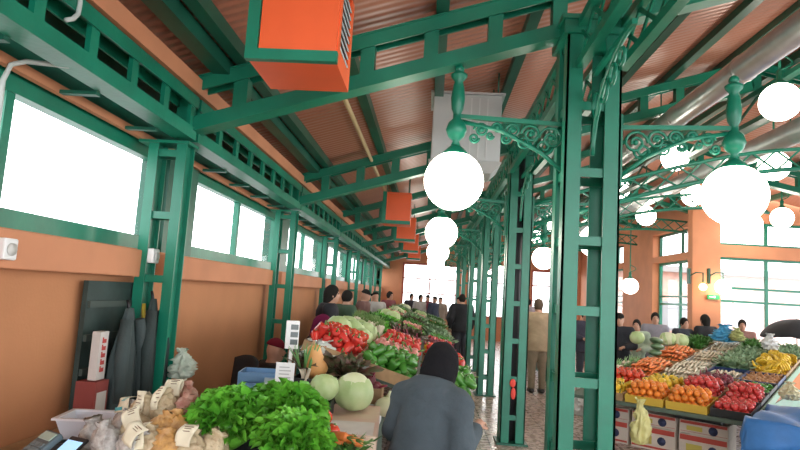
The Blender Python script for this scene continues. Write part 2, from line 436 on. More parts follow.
# arched braces across the nave
for k, y in enumerate(FR[1:]):
    t = thing('arched_brace', '%s arched green lattice brace across the nave from the near end' % ORD[k], 'brace', (CX+.16, y, 3.1))
    def arc(off): return [(a*(6.0-CX-.16), 0, off+1.05*math.sin(PI*min(1, a)*.5+.0)*(1 if a < .6 else 1)-.0-(.45*max(0, a-.5)**1.5)) for a in [i/16 for i in range(17)]]
    A = arc(-.45); B = arc(-.20)
    MB().tube(A, .03, 6).build('lower_rib', GREEN, t); MB().tube(B, .025, 6).build('upper_rib', GREEN, t)
    m = MB()
    for i in range(16):
        m.bar(A[i], B[i+1], .02, .02, up=(0, 1, 0)); m.bar(B[i], A[i+1], .02, .02, up=(0, 1, 0))
    m.build('lacing', GREEN, t)

# ------------------------------------------------------------------ lamps
def scroll(cx, cz, r0, turns, sgn, n=22):
    return [(cx+sgn*r0*(1-.75*k/n)*math.cos(2*PI*turns*k/n), 0, cz+r0*(1-.75*k/n)*math.sin(2*PI*turns*k/n)) for k in range(n+1)]
GL = .205
_stem = MB().lathe([(.012, .02), (.03, .05), (.035, .08), (.022, .11), (.055, .14), (.075, .19), (.06, .24), (.03, .27), (.028, .31), (.042, .34), (.05, .42), (.04, .50), (.03, .54), (.055, .57), (.06, .59), (.03, .61)], 14)
def bracket_lamp(x, y, z, s, reach, label):
    """cast arm from a column face; globe centre at (x+s*reach, y, z)"""
    t = thing('bracket_lamp', label, 'lamp', (x, y, z)); X = s*reach; arm_z = .43
    m = MB(); m.bar((0, 0, arm_z), (X, 0, arm_z+.03), .03, .03)
    m.tube([(s*.0, 0, arm_z-.36), (s*reach*.25, 0, arm_z-.20), (s*reach*.6, 0, arm_z-.06), (X, 0, arm_z)], .016, 6)
    m.build('arm', GREEN, t)
    m = MB()
    for cx, cz, rr in ((.16, -.10, .085), (.34, -.075, .068), (.50, -.055, .05), (.64, -.04, .036), (.78, -.06, .05)):
        m.tube(scroll(s*reach*cx, arm_z+cz, rr, 1.6, s), .011, 5); m.ball((s*reach*cx, 0, arm_z+cz), .02, 8, 6)
        m.tube(scroll(s*reach*(cx+.06), arm_z+cz-.06, rr*.7, -1.5, -s), .010, 5)
    m.build('scrollwork', GREEN, t)
    MB().span((-.02, -.06, arm_z-.42), (.02, .06, arm_z+.08)).build('wall_plate', GREEN, t)
    o = MB(); o.v = [(X+a, b, c+.19-.02) for a, b, c in _stem.v]; o.f = list(_stem.f); o.sm = list(_stem.sm); o.mi = list(_stem.mi)
    o.ball((X, 0, .80), .035, 10, 7); o.build('turned_stem', GREEN, t)
    MB().lathe([(.10, .172), (.085, .20), (.05, .235), (.03, .25)], 16, (X, 0, 0)).build('globe_collar', GREEN, t)
    MB().ball((X, 0, 0), GL, 24, 16).build('globe', GLOBE, t)
for k, y in enumerate(FR):
    for s, side in ((-1, 'aisle'), (1, 'nave')):
        bracket_lamp(CX+s*.16, y, 2.49, s, .80 if k else .78, ('lit white globe lamp on a scrolled arm, %s side of the %s lattice column' % (side, ['nearest', 'second', 'third', 'fourth', 'fifth', 'farthest'][k])))
def pendant(px, py, rad, label, Y=None):
    Yv = Y or .41*590/2/rad
    p = at(px, py, Y=Yv)
    t = thing('pendant_lamp', label, 'lamp', p); top = deck_z(p.x)-.1-p.z if p.x < 6 or p.y < 13 else .6
    top = max(top, .35)
    MB().ball((0, 0, 0), GL, 20, 14).build('globe', GLOBE, t)
    MB().lathe([(.09, .175), (.08, .20), (.05, .23), (.03, .25), (.035, .33), (.02, .36)], 14).build('globe_collar', GREEN, t)
    m = MB(); m.tube([(0, 0, .34), (0, 0, top)], .014, 8)
    m.tube([(.14*math.sin(PI*k/8), 0, .36+.18*(k/8)) for k in range(9)], .01, 6); m.build('hanging_rod', GREEN, t)
for a in (((780, 102, 19, 'large lit pendant globe at the upper right edge, below the first duct')),
          ((675, 158, 13, 'lit pendant globe hanging between the near column and the right bracket lamp, larger one')),
          ((774, 166, 14.5, 'lit pendant globe hanging right of the near bracket lamp, under the second duct')),
          ((782, 218, 10, 'small lit pendant globe below the others at the right edge')),
          ((620, 189, 9.5, 'small lit pendant globe just right of the near column')),
          ((646, 216, 9.5, 'small lit pendant globe low to the right of the near column')),
          ((693, 195, 11, 'lit pendant globe partly behind the near right bracket lamp')),
          ((752, 224, 9.5, 'lit pendant globe in front of the upper right windows')),
          ((571, 212, 6, 'tiny lit pendant globe seen through the near column')),
          ((555, 226, 7.5, 'lit pendant globe between the two nearest columns, upper')),
          ((537, 237, 6, 'lit pendant globe between the two nearest columns, lower')),
          ((630, 286, 6.5, 'small lit pendant globe hanging low before the far orange pier'))):
    Yv = None if a[0] != 630 else 15.5
    if a[0] in (571, 555, 537): Yv = min(.41*590/2/a[2], 19)
    if a[0] == 782: Yv = 11.8
    pendant(*a[:3], a[3], Y=Yv)
def wall_lamp(p, label, m=GLOBE, rr=.16):
    t = thing('wall_lamp', label, 'lamp', p)
    MB().ball((0, 0, 0), rr, 18, 12).build('globe', m, t)
    m2 = MB(); m2.tube([(-.28, .0, .22), (-.15, 0, .30), (0, 0, .30), (0, 0, rr*.9)], .016, 6); m2.span((-.32, -.05, .05), (-.28, .05, .38)); m2.build('bracket', GREEN_D, t)
wall_lamp(at(723, 287, Y=13.05), 'lit globe on a dark bracket at the edge of the orange pillar')
wall_lamp(at(703, 287, Y=13.0), 'small amber glowing lamp on the orange pillar', WARM, .08)
t = thing('exit_sign', 'small green exit sign on the orange pillar', 'sign', at(713, 297, Y=13.27))
MB().span((-.13, -.03, -.05), (.13, 0, .05)).build('housing', mat('sign_green', (.02, .30, .08), .4, emit=.05), t)
MB().span((-.09, -.034, -.008), (.0, -.031, .008)).span((.0, -.034, -.025), (.035, -.031, .025)).build('pictogram', WHITE, t)

# ------------------------------------------------------------------ heaters, ducts, pipes
def heater(x, y, label):
    t = thing('unit_heater', label, 'heater', (x, y, 2.82)); W, Dp, Hh = .45, .44, .52
    m = MB(); m.span((-W/2, -Dp/2+.02, .0), (W/2, Dp/2, .02)); m.span((-W/2, -Dp/2+.02, Hh-.02), (W/2, Dp/2, Hh)); m.span((-W/2, Dp/2-.02, .02), (W/2, Dp/2, Hh-.02)); m.span((-W/2, -Dp/2+.02, .02), (-W/2+.02, Dp/2-.02, Hh-.02))
    m.span((W/2-.02, -Dp/2+.02, .02), (W/2, -Dp/2+.08, Hh-.02)); m.span((W/2-.02, Dp/2-.08, .02), (W/2, Dp/2-.02, Hh-.02)); m.span((W/2-.02, -Dp/2+.08, .02), (W/2, Dp/2-.08, .10))
    m.build('casing', ORANGE_BOX, t)
    MB().span((-W/2+.055, -Dp/2-.008, .05), (W/2-.005, -Dp/2+.02, Hh-.03)).build('front_panel', ORANGE_BOX, t)
    m = MB(); m.span((-W/2-.01, -Dp/2-.02, -.005), (W/2+.005, -Dp/2+.02, .05)); m.span((-W/2-.01, -Dp/2-.02, .05), (-W/2+.05, -Dp/2+.02, Hh)); m.build('green_edging', GREEN, t)
    m = MB()
    for i in range(8):
        z = .13+.046*i; m.box((W/2-.02, 0, z), (.05, Dp-.16, .008), Matrix.Rotation(.7, 3, 'Y'))
    m.build('louvre', mat('louvre_grey', (.25, .32, .33), .4), t)
    m = MB()
    for sx in (-1, 1):
        for sy in (-1, 1): m.tube([(sx*.18, sy*.16, Hh), (sx*.18, sy*.16, deck_z(x+sx*.18)-2.82)], .007, 6)
    m.build('hanger_rods', GREEN_D, t)
hl = ['large orange unit heater hanging nearest, overhead at the top', 'second orange unit heater in the row, seen just left of the near globe lamp', 'third orange unit heater in the row along the roof', 'fourth orange unit heater in the row along the roof', 'farthest orange unit heater in the row']
for (x, y), l in zip(((-.755, 3.02), (-.62, 9.75), (-.62, 12.9), (-.62, 16.2), (-.62, 19.6)), hl): heater(x, y, l)
t = thing('ventilation_unit', 'pale grey ventilation box hanging behind the near globe lamp', 'ventilation unit', (.27, 6.0, 2.93))
MB().span((-.34, -.28, .10), (.34, .28, .78)).build('casing', GREYBOX, t, bevel=.012)
m = MB()
for x in (-.12, .04, .12, .20): m.span((x-.006, -.288, .14), (x+.006, -.28, .74))
m.build('front_ribs', mat('rib_grey', (.60, .63, .63), .4), t)
vsb = [(-.36, -.30, .10), (.36, -.30, .10), (.36, .30, .10), (-.36, .30, .10), (-.27, -.22, 0), (.27, -.22, 0), (.27, .22, 0), (-.27, .22, 0)]
MB().add(vsb, [(0, 1, 2, 3), (7, 6, 5, 4), (0, 4, 5, 1), (1, 5, 6, 2), (2, 6, 7, 3), (3, 7, 4, 0)]).build('bottom_hood', GREYBOX, t)
MB().span((-.37, -.30, .78), (.37, .30, .80)).build('top_flange', DUCT, t)
m = MB()
for sx in (-1, 1):
    for sy in (-1, 1): m.tube([(sx*.3, sy*.24, .80), (sx*.3, sy*.24, deck_z(.27+sx*.3)-2.93)], .008, 6)
m.build('hanger_rods', GREEN_D, t)
def duct(x, z, rr, label):
    t = thing('ventilation_duct', label, 'duct', (x, -.5, z)); L = 22
    MB().tube([(0, 0, 0), (0, L, 0)], rr, 24).build('duct_pipe', DUCT, t)
    for i in range(1, 15): MB().tube([(0, i*1.5-.02, 0), (0, i*1.5+.02, 0)], rr+.008, 24).build('seam_band', DUCT, t)
    for i in range(7):
        y = 1.2+3.41*i; h = deck_z(x)-z
        MB().tube([(0, y, rr), (0, y, h)], .008, 6).build('hanger', GREEN_D, t)
duct(2.83, 4.0, .125, 'long silver ventilation duct on the near side of the ridge')
duct(4.44, 4.0, .15, 'long silver ventilation duct beyond the ridge')
tag(MB().tube([(-.84, 4.1, 3.36), (-.84, 9.9, 3.36)], .022, 10).build('gas_pipe', TANPIPE), 'straight tan pipe under the roof leading to the second heater', 'pipe')
t = thing('conduit', 'thin grey conduit bent over the nearest window', 'conduit', (-2.06, 2.60, 1.86))
MB().tube([(0, 0, 0), (0, -.02, .72), (.02, -.01, .80), (.07, .02, .83), (.26, .06, .83)], .012, 8).build('conduit_pipe', PIPE, t)
tag(MB().tube([at(82, -30, X=-1.705), at(80, 4, X=-1.705), at(78, 14, X=-1.705), at(73, 19, X=-1.705), at(66, 20, X=-1.705)], .011, 8).build('conduit', PIPE), 'thin grey conduit looped on the near eave girder', 'conduit')
def socket(p, label):
    t = thing('socket_box', label, 'socket', p)
    MB().span((-.01, -.045, -.05), (.05, .045, .05)).build('housing', WHITE, t, bevel=.008)
    MB().tube([(.05, 0, .0), (.058, 0, .0)], .03, 14).build('cover', mat('cream_plastic', (.65, .64, .6), .4), t)
socket((-1.985, 2.62, 1.79), 'white socket box on the orange ledge at the left edge')
socket((-1.955, 4.0, 1.85), 'white junction box on the nearest wall post')
tag(MB().tube([(-2.02, 3.97, 2.6), (-2.02, 3.97, 1.9), (-2.0, 3.97, 1.62), (-1.98, 3.97, 1.2)], .012, 8).build('conduit', PIPE), 'pale conduit running down the nearest wall post', 'conduit')
tag(MB().tube([(-1.955, 3.99, 1.52), (-1.95, 4.0, 1.42), (-1.95, 4.0, 1.08)], .014, 8).build('strap', mat('yellow_strap', (.75, .52, .06), .6)), 'yellow strap hanging on the wall post by the coats', 'strap')

# ------------------------------------------------------------------ implicit surfaces for people and cloth
def surfnet(Fv, org, h):
    S = Fv < 0; n = Fv.shape
    c = [(i, j, k) for i in (0, 1) for j in (0, 1) for k in (0, 1)]
    def sub(A, o): return A[o[0]:n[0]-1+o[0], o[1]:n[1]-1+o[1], o[2]:n[2]-1+o[2]]
    cnt = sum(sub(S, o).astype(np.int8) for o in c); mask = (cnt > 0) & (cnt < 8)
    acc = np.zeros(mask.shape+(3,)); num = np.zeros(mask.shape)
    for a in c:
        for ax in range(3):
            if a[ax]: continue
            b = list(a); b[ax] = 1
            f0, f1 = sub(Fv, a), sub(Fv, tuple(b)); cr = (f0 < 0) != (f1 < 0)
            with np.errstate(divide='ignore', invalid='ignore'): tt = np.where(cr, f0/(f0-f1), 0)
            for q in range(3): acc[..., q] += np.where(cr, a[q]+(tt if q == ax else 0), 0)
            num += cr
    idx = -np.ones(mask.shape, int); I = np.argwhere(mask); idx[mask] = np.arange(len(I))
    V = (I+acc[mask]/num[mask][:, None])*h+org
    faces = []
    for ax in range(3):
        s0 = [slice(1, -1)]*3; s1 = [slice(1, -1)]*3; s0[ax] = slice(0, -1); s1[ax] = slice(1, None)
        A, B = S[tuple(s0)], S[tuple(s1)]
        o1, o2 = [(1, 2), (2, 0), (0, 1)][ax]
        E_ = np.argwhere(A != B); off = np.array([1, 1, 1]); off[ax] = 0; P = E_+off
        if not len(P): continue
        e1 = np.zeros(3, int); e1[o1] = 1; e2 = np.zeros(3, int); e2[o2] = 1
        q = np.stack([idx[tuple((P-e1-e2).T)], idx[tuple((P-e2).T)], idx[tuple(P.T)], idx[tuple((P-e1).T)]], 1)
        fl = A[tuple(E_.T)]; q[~fl] = q[~fl][:, ::-1]
        faces.append(q)
    return V, np.concatenate(faces)
def smin(a, b, k):
    h = np.clip(.5+.5*(b-a)/k, 0, 1); return b*(1-h)+a*h-k*h*(1-h)
class SDF:
    def __init__(s, lo, hi, h):
        s.h = h; s.org = np.array(lo); ax = [np.arange(lo[i], hi[i]+h, h) for i in range(3)]
        s.P = np.stack(np.meshgrid(*ax, indexing='ij'), -1); s.F = np.full(s.P.shape[:3], 9.)
    def cone(s, a, b, ra, rb, k=.03, flat=1.):
        a = np.array(a, float); b = np.array(b, float); sc_ = np.array([1, 1/flat, 1])
        A, B, P = a*sc_, b*sc_, s.P*sc_; ab = B-A; L = max((ab@ab), 1e-9)
        t = np.clip(((P-A)@ab)/L, 0, 1); dd = np.linalg.norm(P-A-t[..., None]*ab, axis=-1)-(ra+(rb-ra)*t)
        s.F = smin(s.F, dd*min(1, flat), k); return s
    def ell(s, c, rad, k=.02):
        q = (s.P-np.array(c))/np.array(rad); dd = (np.linalg.norm(q, axis=-1)-1)*min(rad); s.F = smin(s.F, dd, k); return s
    def cut(s, p, nrm):
        nrm = np.array(nrm, float); nrm /= np.linalg.norm(nrm); s.F = np.maximum(s.F, (s.P-np.array(p))@nrm); return s
    def carve(s, c, rad):
        q = (s.P-np.array(c))/np.array(rad); dd = (np.linalg.norm(q, axis=-1)-1)*min(rad); s.F = np.maximum(s.F, -dd); return s
    def wrinkle(s, amp, fr):
        P = s.P; s.F = s.F+amp*np.sin(P[..., 0]*fr+2*np.sin(P[..., 2]*fr*.7))*np.sin(P[..., 2]*fr*1.3+P[..., 1]*fr); return s
    def build(s, name, m, parent, extra=None):
        V, Q = surfnet(s.F, s.org, s.h)
        mb = MB(); mb.add(V.tolist(), Q.tolist(), True)
        if extra: extra(mb)
        return mb.build(name, m, parent)
def V3(*a): return np.array(a, float)
def person(label, loc, rotz, H=1.68, jacket=(.05, .05, .06), trousers=(.04, .045, .06), hair='short', hairc=(.02, .018, .016), skin=None,
           lean=0., seated=False, arms='down', h=.022, fat=1., skirt=False, group=None, name='person', head_turn=0., coat=.16, scarf=1., drop=0.):
    s = H/1.70; skin = skin or SKIN
    t = thing(name, label, 'person', loc, rotz, group)
    lo, hi = (-.5, -.45, -.05), (.5, .75, 1.85*s)
    hipz = (.93 if not seated else .50)*s
    def tor(x, y, z):    # a torso point given upright, leaned about the hips
        dz = (z-.93)*s; yy = y*s
        return V3(x*s, yy*math.cos(lean)+dz*math.sin(lean), hipz+dz*math.cos(lean)-yy*math.sin(lean))
    if seated:
        knee = [V3(q*.13*s, .43*s, .52*s) for q in (-1, 1)]; ank = [V3(q*.13*s, .40*s, .08*s) for q in (-1, 1)]
    else:
        knee = [V3(q*.095*s, .02, .49*s) for q in (-1, 1)]; ank = [V3(q*.10*s, -.02, .085*s) for q in (-1, 1)]
    hip = [V3(q*.085*s, 0, hipz) for q in (-1, 1)]; toe = [a+V3(0, .15*s, -.045*s) for a in ank]
    sh = [tor(q*.185*fat, 0, 1.40-drop) for q in (-1, 1)]
    if arms == 'down': el = [tor(q*.25*fat, -.04, 1.12) for q in (-1, 1)]; wr = [tor(q*.25*fat, .08, .88) for q in (-1, 1)]
    elif arms == 'front': el = [tor(q*.26*fat, .02, 1.12) for q in (-1, 1)]; wr = [tor(q*.13, .27, 1.10) for q in (-1, 1)]
    elif arms == 'reach': el = [tor(q*.27*fat, .12, 1.14) for q in (-1, 1)]; wr = [tor(q*.17, .36, 1.05) for q in (-1, 1)]
    else: el, wr = [tor(*p) for p in arms[0]], [tor(*p) for p in arms[1]]
    neck0, neck1 = tor(0, -.01, 1.43), tor(0, .02, 1.53); hc = tor(0, .04, 1.60)
    ct, st = math.cos(head_turn), math.sin(head_turn)
    def hd(x, y, z): return hc+V3((x*ct-y*st)*s, (x*st+y*ct)*s, z*s)
    B = SDF(lo, hi, h)
    B.cone(tor(0, 0, .95), tor(0, .01, 1.15), .135*s*fat, .125*s*fat, .04, .78); B.cone(tor(0, .01, 1.15), tor(0, 0, 1.32), .125*s*fat, .145*s*fat, .05, .74)
    B.cone(sh[0], sh[1], .068*s, .068*s, .05)
    B.cone(neck0, neck1, .058*s, .052*s, .03); B.ell(hd(0, 0, .01), (.076*s, .094*s, .115*s), .02); B.ell(hd(0, .035, -.06), (.055*s, .06*s, .06*s), .03)
    B.cone(hd(0, .088, .015), hd(0, .112, -.022), .012*s, .017*s, .012)
    for q in (-1, 1): B.ell(hd(q*.078, -.005, -.005), (.014*s, .026*s, .034*s), .008)
    hands = []
    for i in (0, 1):
        B.cone(sh[i], el[i], .058*s, .043*s, .03); B.cone(el[i], wr[i], .043*s, .028*s, .02)
        dr = wr[i]-el[i]; dr /= np.linalg.norm(dr); pm = wr[i]+dr*.085*s
        B.cone(wr[i], pm, .03*s, .036*s, .015, .7); hands.append((wr[i], dr, pm, -1 if i == 0 else 1))
        B.cone(hip[i], knee[i], .088*s*fat, .058*s, .04); B.cone(knee[i], ank[i], .056*s, .038*s, .03)
        B.cone(ank[i]+V3(0, -.03*s, -.035*s), toe[i], .04*s, .034*s, .02)
    def fingers(mb):
        for (wp, dr, pm, q) in hands:
            dr = Vector(dr); sd = dr.cross(Vector((0, 0, 1)) if abs(dr.z) < .8 else Vector((0, 1, 0))).normalized(); nm = sd.cross(dr).normalized()
            if nm.z > 0: nm = -nm
            for j, (o, L) in enumerate(((-.027, .062), (-.009, .072), (.009, .068), (.027, .052))):
                p = Vector(pm)+sd*o*s; 
                mb.tube([p-dr*.02*s, p+dr*.02*s, p+dr*(.02+L*.45)*s+nm*.014*s, p+dr*(.02+L*.8)*s+nm*.042*s], [.0105*s, .010*s, .009*s, .007*s], 6)
            p = Vector(wp)+dr*.04*s
            mb.tube([p+sd*.015*s, p+sd*.045*s*(1)+dr*.02*s+nm*.01*s, p+sd*.052*s+dr*.055*s+nm*.03*s], [.013*s, .011*s, .009*s], 6)
        o0 = len(mb.f)
        for q in (-1, 1):
            mb.ball(tuple(hd(q*.032, .082, .018)), .0105*s, 8, 6, mi=1)
    B.build('body', [skin, BLACK], t, fingers)
    jm = mat('cloth_%.3f_%.3f_%.3f' % jacket, jacket, .85, var=.08, vscale=9, bump=.35, bscale=55)
    tm = mat('cloth_%.3f_%.3f_%.3f' % trousers, trousers, .85, var=.08, vscale=9, bump=.3, bscale=55)
    J = SDF(lo, hi, h); g = .028*s
    J.cone(V3(0, 0, hipz-coat*s), V3(0, 0, hipz), (.165 if coat < .3 else .235)*s*fat+g*.4, .15*s*fat+g, .04, .85).cone(V3(0, 0, hipz), tor(0, .01, 1.12), .15*s*fat+g, .14*s*fat+g, .06, .82) if not seated else J.cone(tor(0, 0, .95), tor(0, .01, 1.12), .15*s*fat+g*.4, .14*s*fat+g, .04, .82)
    J.cone(tor(0, .01, 1.12), tor(0, -.01, 1.33), .14*s*fat+g, .15*s*fat+g, .05, .80); J.cone(sh[0], sh[1], .075*s+g*.6, .075*s+g*.6, .06)
    for i in (0, 1):
        J.cone(sh[i], el[i], .066*s+g*.8, .055*s+g*.8, .035); J.cone(el[i], el[i]+(wr[i]-el[i])*.93, .055*s+g*.8, .044*s+g*.5, .025)
    J.cone(neck0, tor(0, .01, 1.475), .07*s+g*.4, .066*s+g*.2, .03)
    J.wrinkle(.004*s, 34/s)
    J.cut(tor(0, .01, 1.485), tor(0, 0, 1.5)-tor(0, 0, 1.4))
    if not seated: J.cut((0, 0, hipz-coat*s), (0, 0, -1))
    J.build('jacket', jm, t)
    T = SDF(lo, hi, h)
    if skirt:
        T.cone(V3(0, 0, hipz+.05*s), V3(0, 0, .30*s), .12*s*fat, .19*s*fat, .03, .85); T.cut((0, 0, .28*s), (0, 0, -1))
    else:
        T.cone(hip[0]+V3(0, 0, .03*s), hip[1]+V3(0, 0, .03*s), .12*s*fat, .12*s*fat, .04, .9)
        for i in (0, 1): T.cone(hip[i], knee[i], .105*s*fat, .075*s, .03); T.cone(knee[i], ank[i]+V3(0, 0, .0), .075*s, .062*s, .03)
        for i in (0, 1): pass
        T.cut((0, 0, .075*s), (0, 0, -1))
    T.build('skirt' if skirt else 'trousers', tm, t)
    for i in (0, 1):
        Sx = SDF(tuple(ank[i]-.16), tuple(ank[i]+V3(.16, .28, .1)), min(h, .018)); Sx.cone(ank[i]+V3(0, -.035*s, -.03*s), toe[i]+V3(0, .01, 0), .05*s, .043*s, .02); Sx.cut((0, 0, .003), (0, 0, -1)); Sx.cut((0, 0, .11*s), (0, 0, 1)); Sx.build('shoe', mat('shoe_black', (.02, .018, .016), .5), t)
    hm = mat('hair_%.3f_%.3f_%.3f' % hairc, hairc, .9, bump=.4, bscale=80, spec=.15)
    lo2, hi2 = tuple(hc-.32*s), tuple(hc+.26*s); K = SDF(lo2, hi2, min(h, .014))
    if hair == 'short' or hair == 'long':
        K.ell(hd(0, -.008, .022), (.088*s, .106*s, .122*s)); 
        if hair == 'long': K.cone(hd(0, -.05, 0), hd(0, -.075, -.17), .088*s, .06*s, .03, .8)
        K.carve(hd(0, .10, -.05), (.078*s, .085*s, .115*s)); K.cut(hd(0, 0, -.075 if hair == 'short' else -.24), (0, 0, -1)); nm = 'hair'
    elif hair == 'cap':
        K.ell(hd(0, -.004, .035), (.090*s, .108*s, .108*s)); K.cut(hd(0, .05, .035), hd(0, -.25, -1)-hc); nm = 'knit_cap'
    elif hair == 'brim':
        K.ell(hd(0, -.004, .035), (.090*s, .106*s, .10*s)); K.cut(hd(0, .05, .045), hd(0, -.25, -1)-hc); K.cone(hd(0, .06, .055), hd(0, .15, .045), .055*s, .04*s, .01, 1); K.cut(hd(0, 0, .02), (0, 0, -1)); nm = 'cap'
    else:   # scarf or hood
        g2 = scarf
        K.ell(hd(0, -.012, .012), (.102*s*g2, .118*s*g2, .128*s*g2)); K.cone(hd(0, -.035, -.06), hd(0, -.05, -.15), .102*s*g2, .10*s*g2, .04, .9); K.cone(hd(0, -.06, -.10), hd(-.03, -.11, -.21), .095*s*g2, .045*s*g2, .04)
        K.wrinkle(.003*s, 50/s)
        K.carve(hd(0, .13, -.02), (.074*s, .085*s, .10*s)); nm = 'headscarf' if hair == 'scarf' else 'hood'
    K.build(nm, hm, t)
    return t

# the woman in the aisle, seen from behind
p = at(433, 400, Y=3.45)
W_ = person('woman in a grey jacket and black headscarf standing in the aisle, back turned', (-.02, p.y-.12, 0), -.55, H=1.43, jacket=(.060, .082, .098), trousers=(.03, .03, .035), hair='scarf', hairc=(.012, .012, .014),
            lean=.34, arms=(((-.27, .05, 1.12), (.29, .0, 1.08)), ((-.15, .30, 1.04), (.25, .22, 1.24))), h=.0125, fat=1.14, skirt=True, head_turn=-.25, coat=.62, scarf=1.14, drop=.055)
# others
person('man in a tan jacket and khaki trousers standing between the columns, back turned', (2.08, 11.45, 0), .1, H=1.72, jacket=(.36, .26, .16), trousers=(.22, .17, .11), hair='short', hairc=(.10, .07, .05), fat=1.2, h=.02)
person('vendor in a dark red knit cap sitting by the second wall post', (-1.50, 5.75, 0), -1.0, H=1.55, seated=True, jacket=(.018, .018, .022), hair='cap', hairc=(.16, .012, .025), arms='front', h=.018)
person('dark-haired vendor in black standing against the window wall', (-1.42, 8.35, 0), -1.3, H=1.72, jacket=(.02, .02, .026), hair='long', arms='front', h=.02, fat=1.15)
person('vendor in a dark magenta hood seated in front of the standing one', (-1.33, 7.3, 0), -1.2, H=1.80, seated=True, jacket=(.025, .02, .03), hair='hood', hairc=(.15, .012, .055), arms='front', h=.018, fat=1.2)
LP_ = [(-1.45, 10.2, 1.66, (.05, .10, .06), 'short', 'vendor in a dark green jacket by the third wall post'),
       (-1.40, 12.6, 1.70, (.16, .08, .07), 'cap', 'vendor in a reddish brown jacket farther down the window wall'),
       (-1.35, 15.0, 1.66, (.42, .40, .38), 'brim', 'vendor in a pale jacket and cap far down the window wall'),
       (-1.2, 17.4, 1.70, (.20, .05, .06), 'short', 'vendor in a dark red jacket at the far end of the left stall'),
       (.86, 15.7, 1.74, (.015, .016, .02), 'short', 'person in black standing at the far end of the left stall by the columns'),
       (.80, 16.5, 1.66, (.03, .03, .035), 'cap', 'person in dark clothes just beyond the one in black')]
for x, y, H, j, hr, l in LP_: person(l, (x, y, 0), random.uniform(-2.5, 2.5), H=H, jacket=j, hair=hr, h=.03, fat=1.15)
for i, (px, Y, c, l) in enumerate(((411, 22.6, (.03, .03, .04), 'shopper in black farthest left before the end windows'), (420, 21.2, (.35, .33, .32), 'shopper in pale grey before the end windows'), (427, 22.8, (.20, .03, .05), 'shopper in dark red before the end windows'),
                                   (434, 21.6, (.04, .05, .09), 'shopper in navy before the end windows'), (441, 22.4, (.25, .20, .16), 'shopper in beige before the end windows'), (528, 20.5, (.45, .38, .42), 'shopper in pale pink far behind the tan-jacketed man'), (540, 17.0, (.18, .04, .22), 'shopper in purple beyond the tan-jacketed man'))):
    q = at(px, 300, Y=Y); person(l, (q.x, Y, 0), random.uniform(-3, 3), H=random.uniform(1.6, 1.75), jacket=c, hair=random.choice(['short', 'long', 'cap']), h=.035)
for px, py, Y, c, hr, l in ((620, 316, 10.9, (.02, .022, .03), 'cap', 'vendor in black with a dark cap just right of the near column'), (637, 322, 11.6, (.42, .52, .40), 'short', 'vendor in a pale green jacket behind the leeks'),
                            (655, 315, 12.3, (.28, .26, .30), 'short', 'dark-haired vendor in pale grey behind the pale cabbages'), (683, 320, 12.1, (.03, .035, .05), 'short', 'vendor in a dark coat right of the pale cabbages'),
                            (706, 317, 11.2, (.018, .018, .022), 'long', 'person in black with long dark hair in front of the orange pillar'), (742, 322, 12.2, (.30, .15, .13), 'short', 'vendor in a dusty red top in front of the cross windows'),
                            (585, 312, 12.6, (.05, .05, .08), 'short', 'person in a dark jacket seen through the near column')):
    if px != 585:
        w = ray(px, py); Y = max(Y, (Vector((3.44*-.787+7.07*.617+2.12, 0, 0)).x)/(w.x/w.y*-.787+.617))
    Y = min(Y, 12.7)
    q = at(px, py, Y=Y); person(l, (q.x, Y, 0), PI+random.uniform(-.6, .6) if px != 706 else .3, H=q.z+.02, jacket=c, hair=hr, h=.026, arms='front', fat=1.0)

# ------------------------------------------------------------------ produce
def lobes(n, a): return lambda an, z: 1+a*math.cos(n*an)
PR = {}
def proto(name, mb, m):
    me = mb.mesh(name)
    for x in (m if isinstance(m, (list, tuple)) else [m]): me.materials.append(x)
    PR[name] = me; return me
def produce_mat(n, c, v=.18, rough=.35): return mat(n, c, rough, var=v, vscale=12)
RED = produce_mat('red_pepper_skin', (.56, .035, .025), rough=.25); REDT = produce_mat('tomato_skin', (.62, .06, .025), rough=.2); ORA = produce_mat('orange_peel', (.80, .24, .03)); YEL = produce_mat('yellow_skin', (.75, .50, .04))
GRN = produce_mat('green_pepper_skin', (.06, .22, .03), rough=.25); PINK = produce_mat('pink_skin', (.62, .24, .20)); CARR = produce_mat('carrot_skin', (.80, .22, .05), rough=.5)
ROOT = produce_mat('pale_root', (.66, .58, .44), .14, .6); ONION = produce_mat('onion_skin', (.42, .20, .08), .2, .4); POT = produce_mat('potato_skin', (.40, .27, .13), .2, .7); BEET = produce_mat('beet_skin', (.16, .03, .04), .3, .6); SQ = produce_mat('squash_skin', (.72, .36, .12), .1, .5)
STEM = mat('green_stem', (.12, .22, .05), .6)
rd = [(.004, -.030), (.020, -.036), (.034, -.024), (.040, 0), (.035, .022), (.020, .034), (.006, .030)]
proto('tomato', MB().lathe(rd, 12, lob=lobes(5, .035)).lathe([(.004, .030), (.012, .034), (.003, .042)], 5, mi=1), [REDT, STEM])
proto('apple', MB().lathe([(.004, -.033), (.022, -.036), (.036, -.018), (.039, .006), (.032, .028), (.016, .034), (.005, .026)], 12).tube([(0, 0, .026), (.004, 0, .045)], .003, 5, mi=1), [produce_mat('apple_skin', (.55, .05, .045), .35, .25), WOOD])
proto('tangerine', MB().lathe([(.005, -.028), (.022, -.030), (.036, -.012), (.037, .008), (.024, .027), (.005, .026)], 12).ball((0, 0, .027), (.006, .006, .004), 6, 4, mi=1), [ORA, STEM])
pp = [(.006, -.062), (.020, -.064), (.028, -.045), (.033, -.005), (.039, .025), (.036, .043), (.018, .047), (.008, .041)]
proto('red_pepper', MB().lathe(pp, 12, lob=lobes(4, .09)).tube([(0, 0, .04), (.004, 0, .058), (.012, 0, .072)], [.009, .006, .006], 6, mi=1), [RED, STEM])
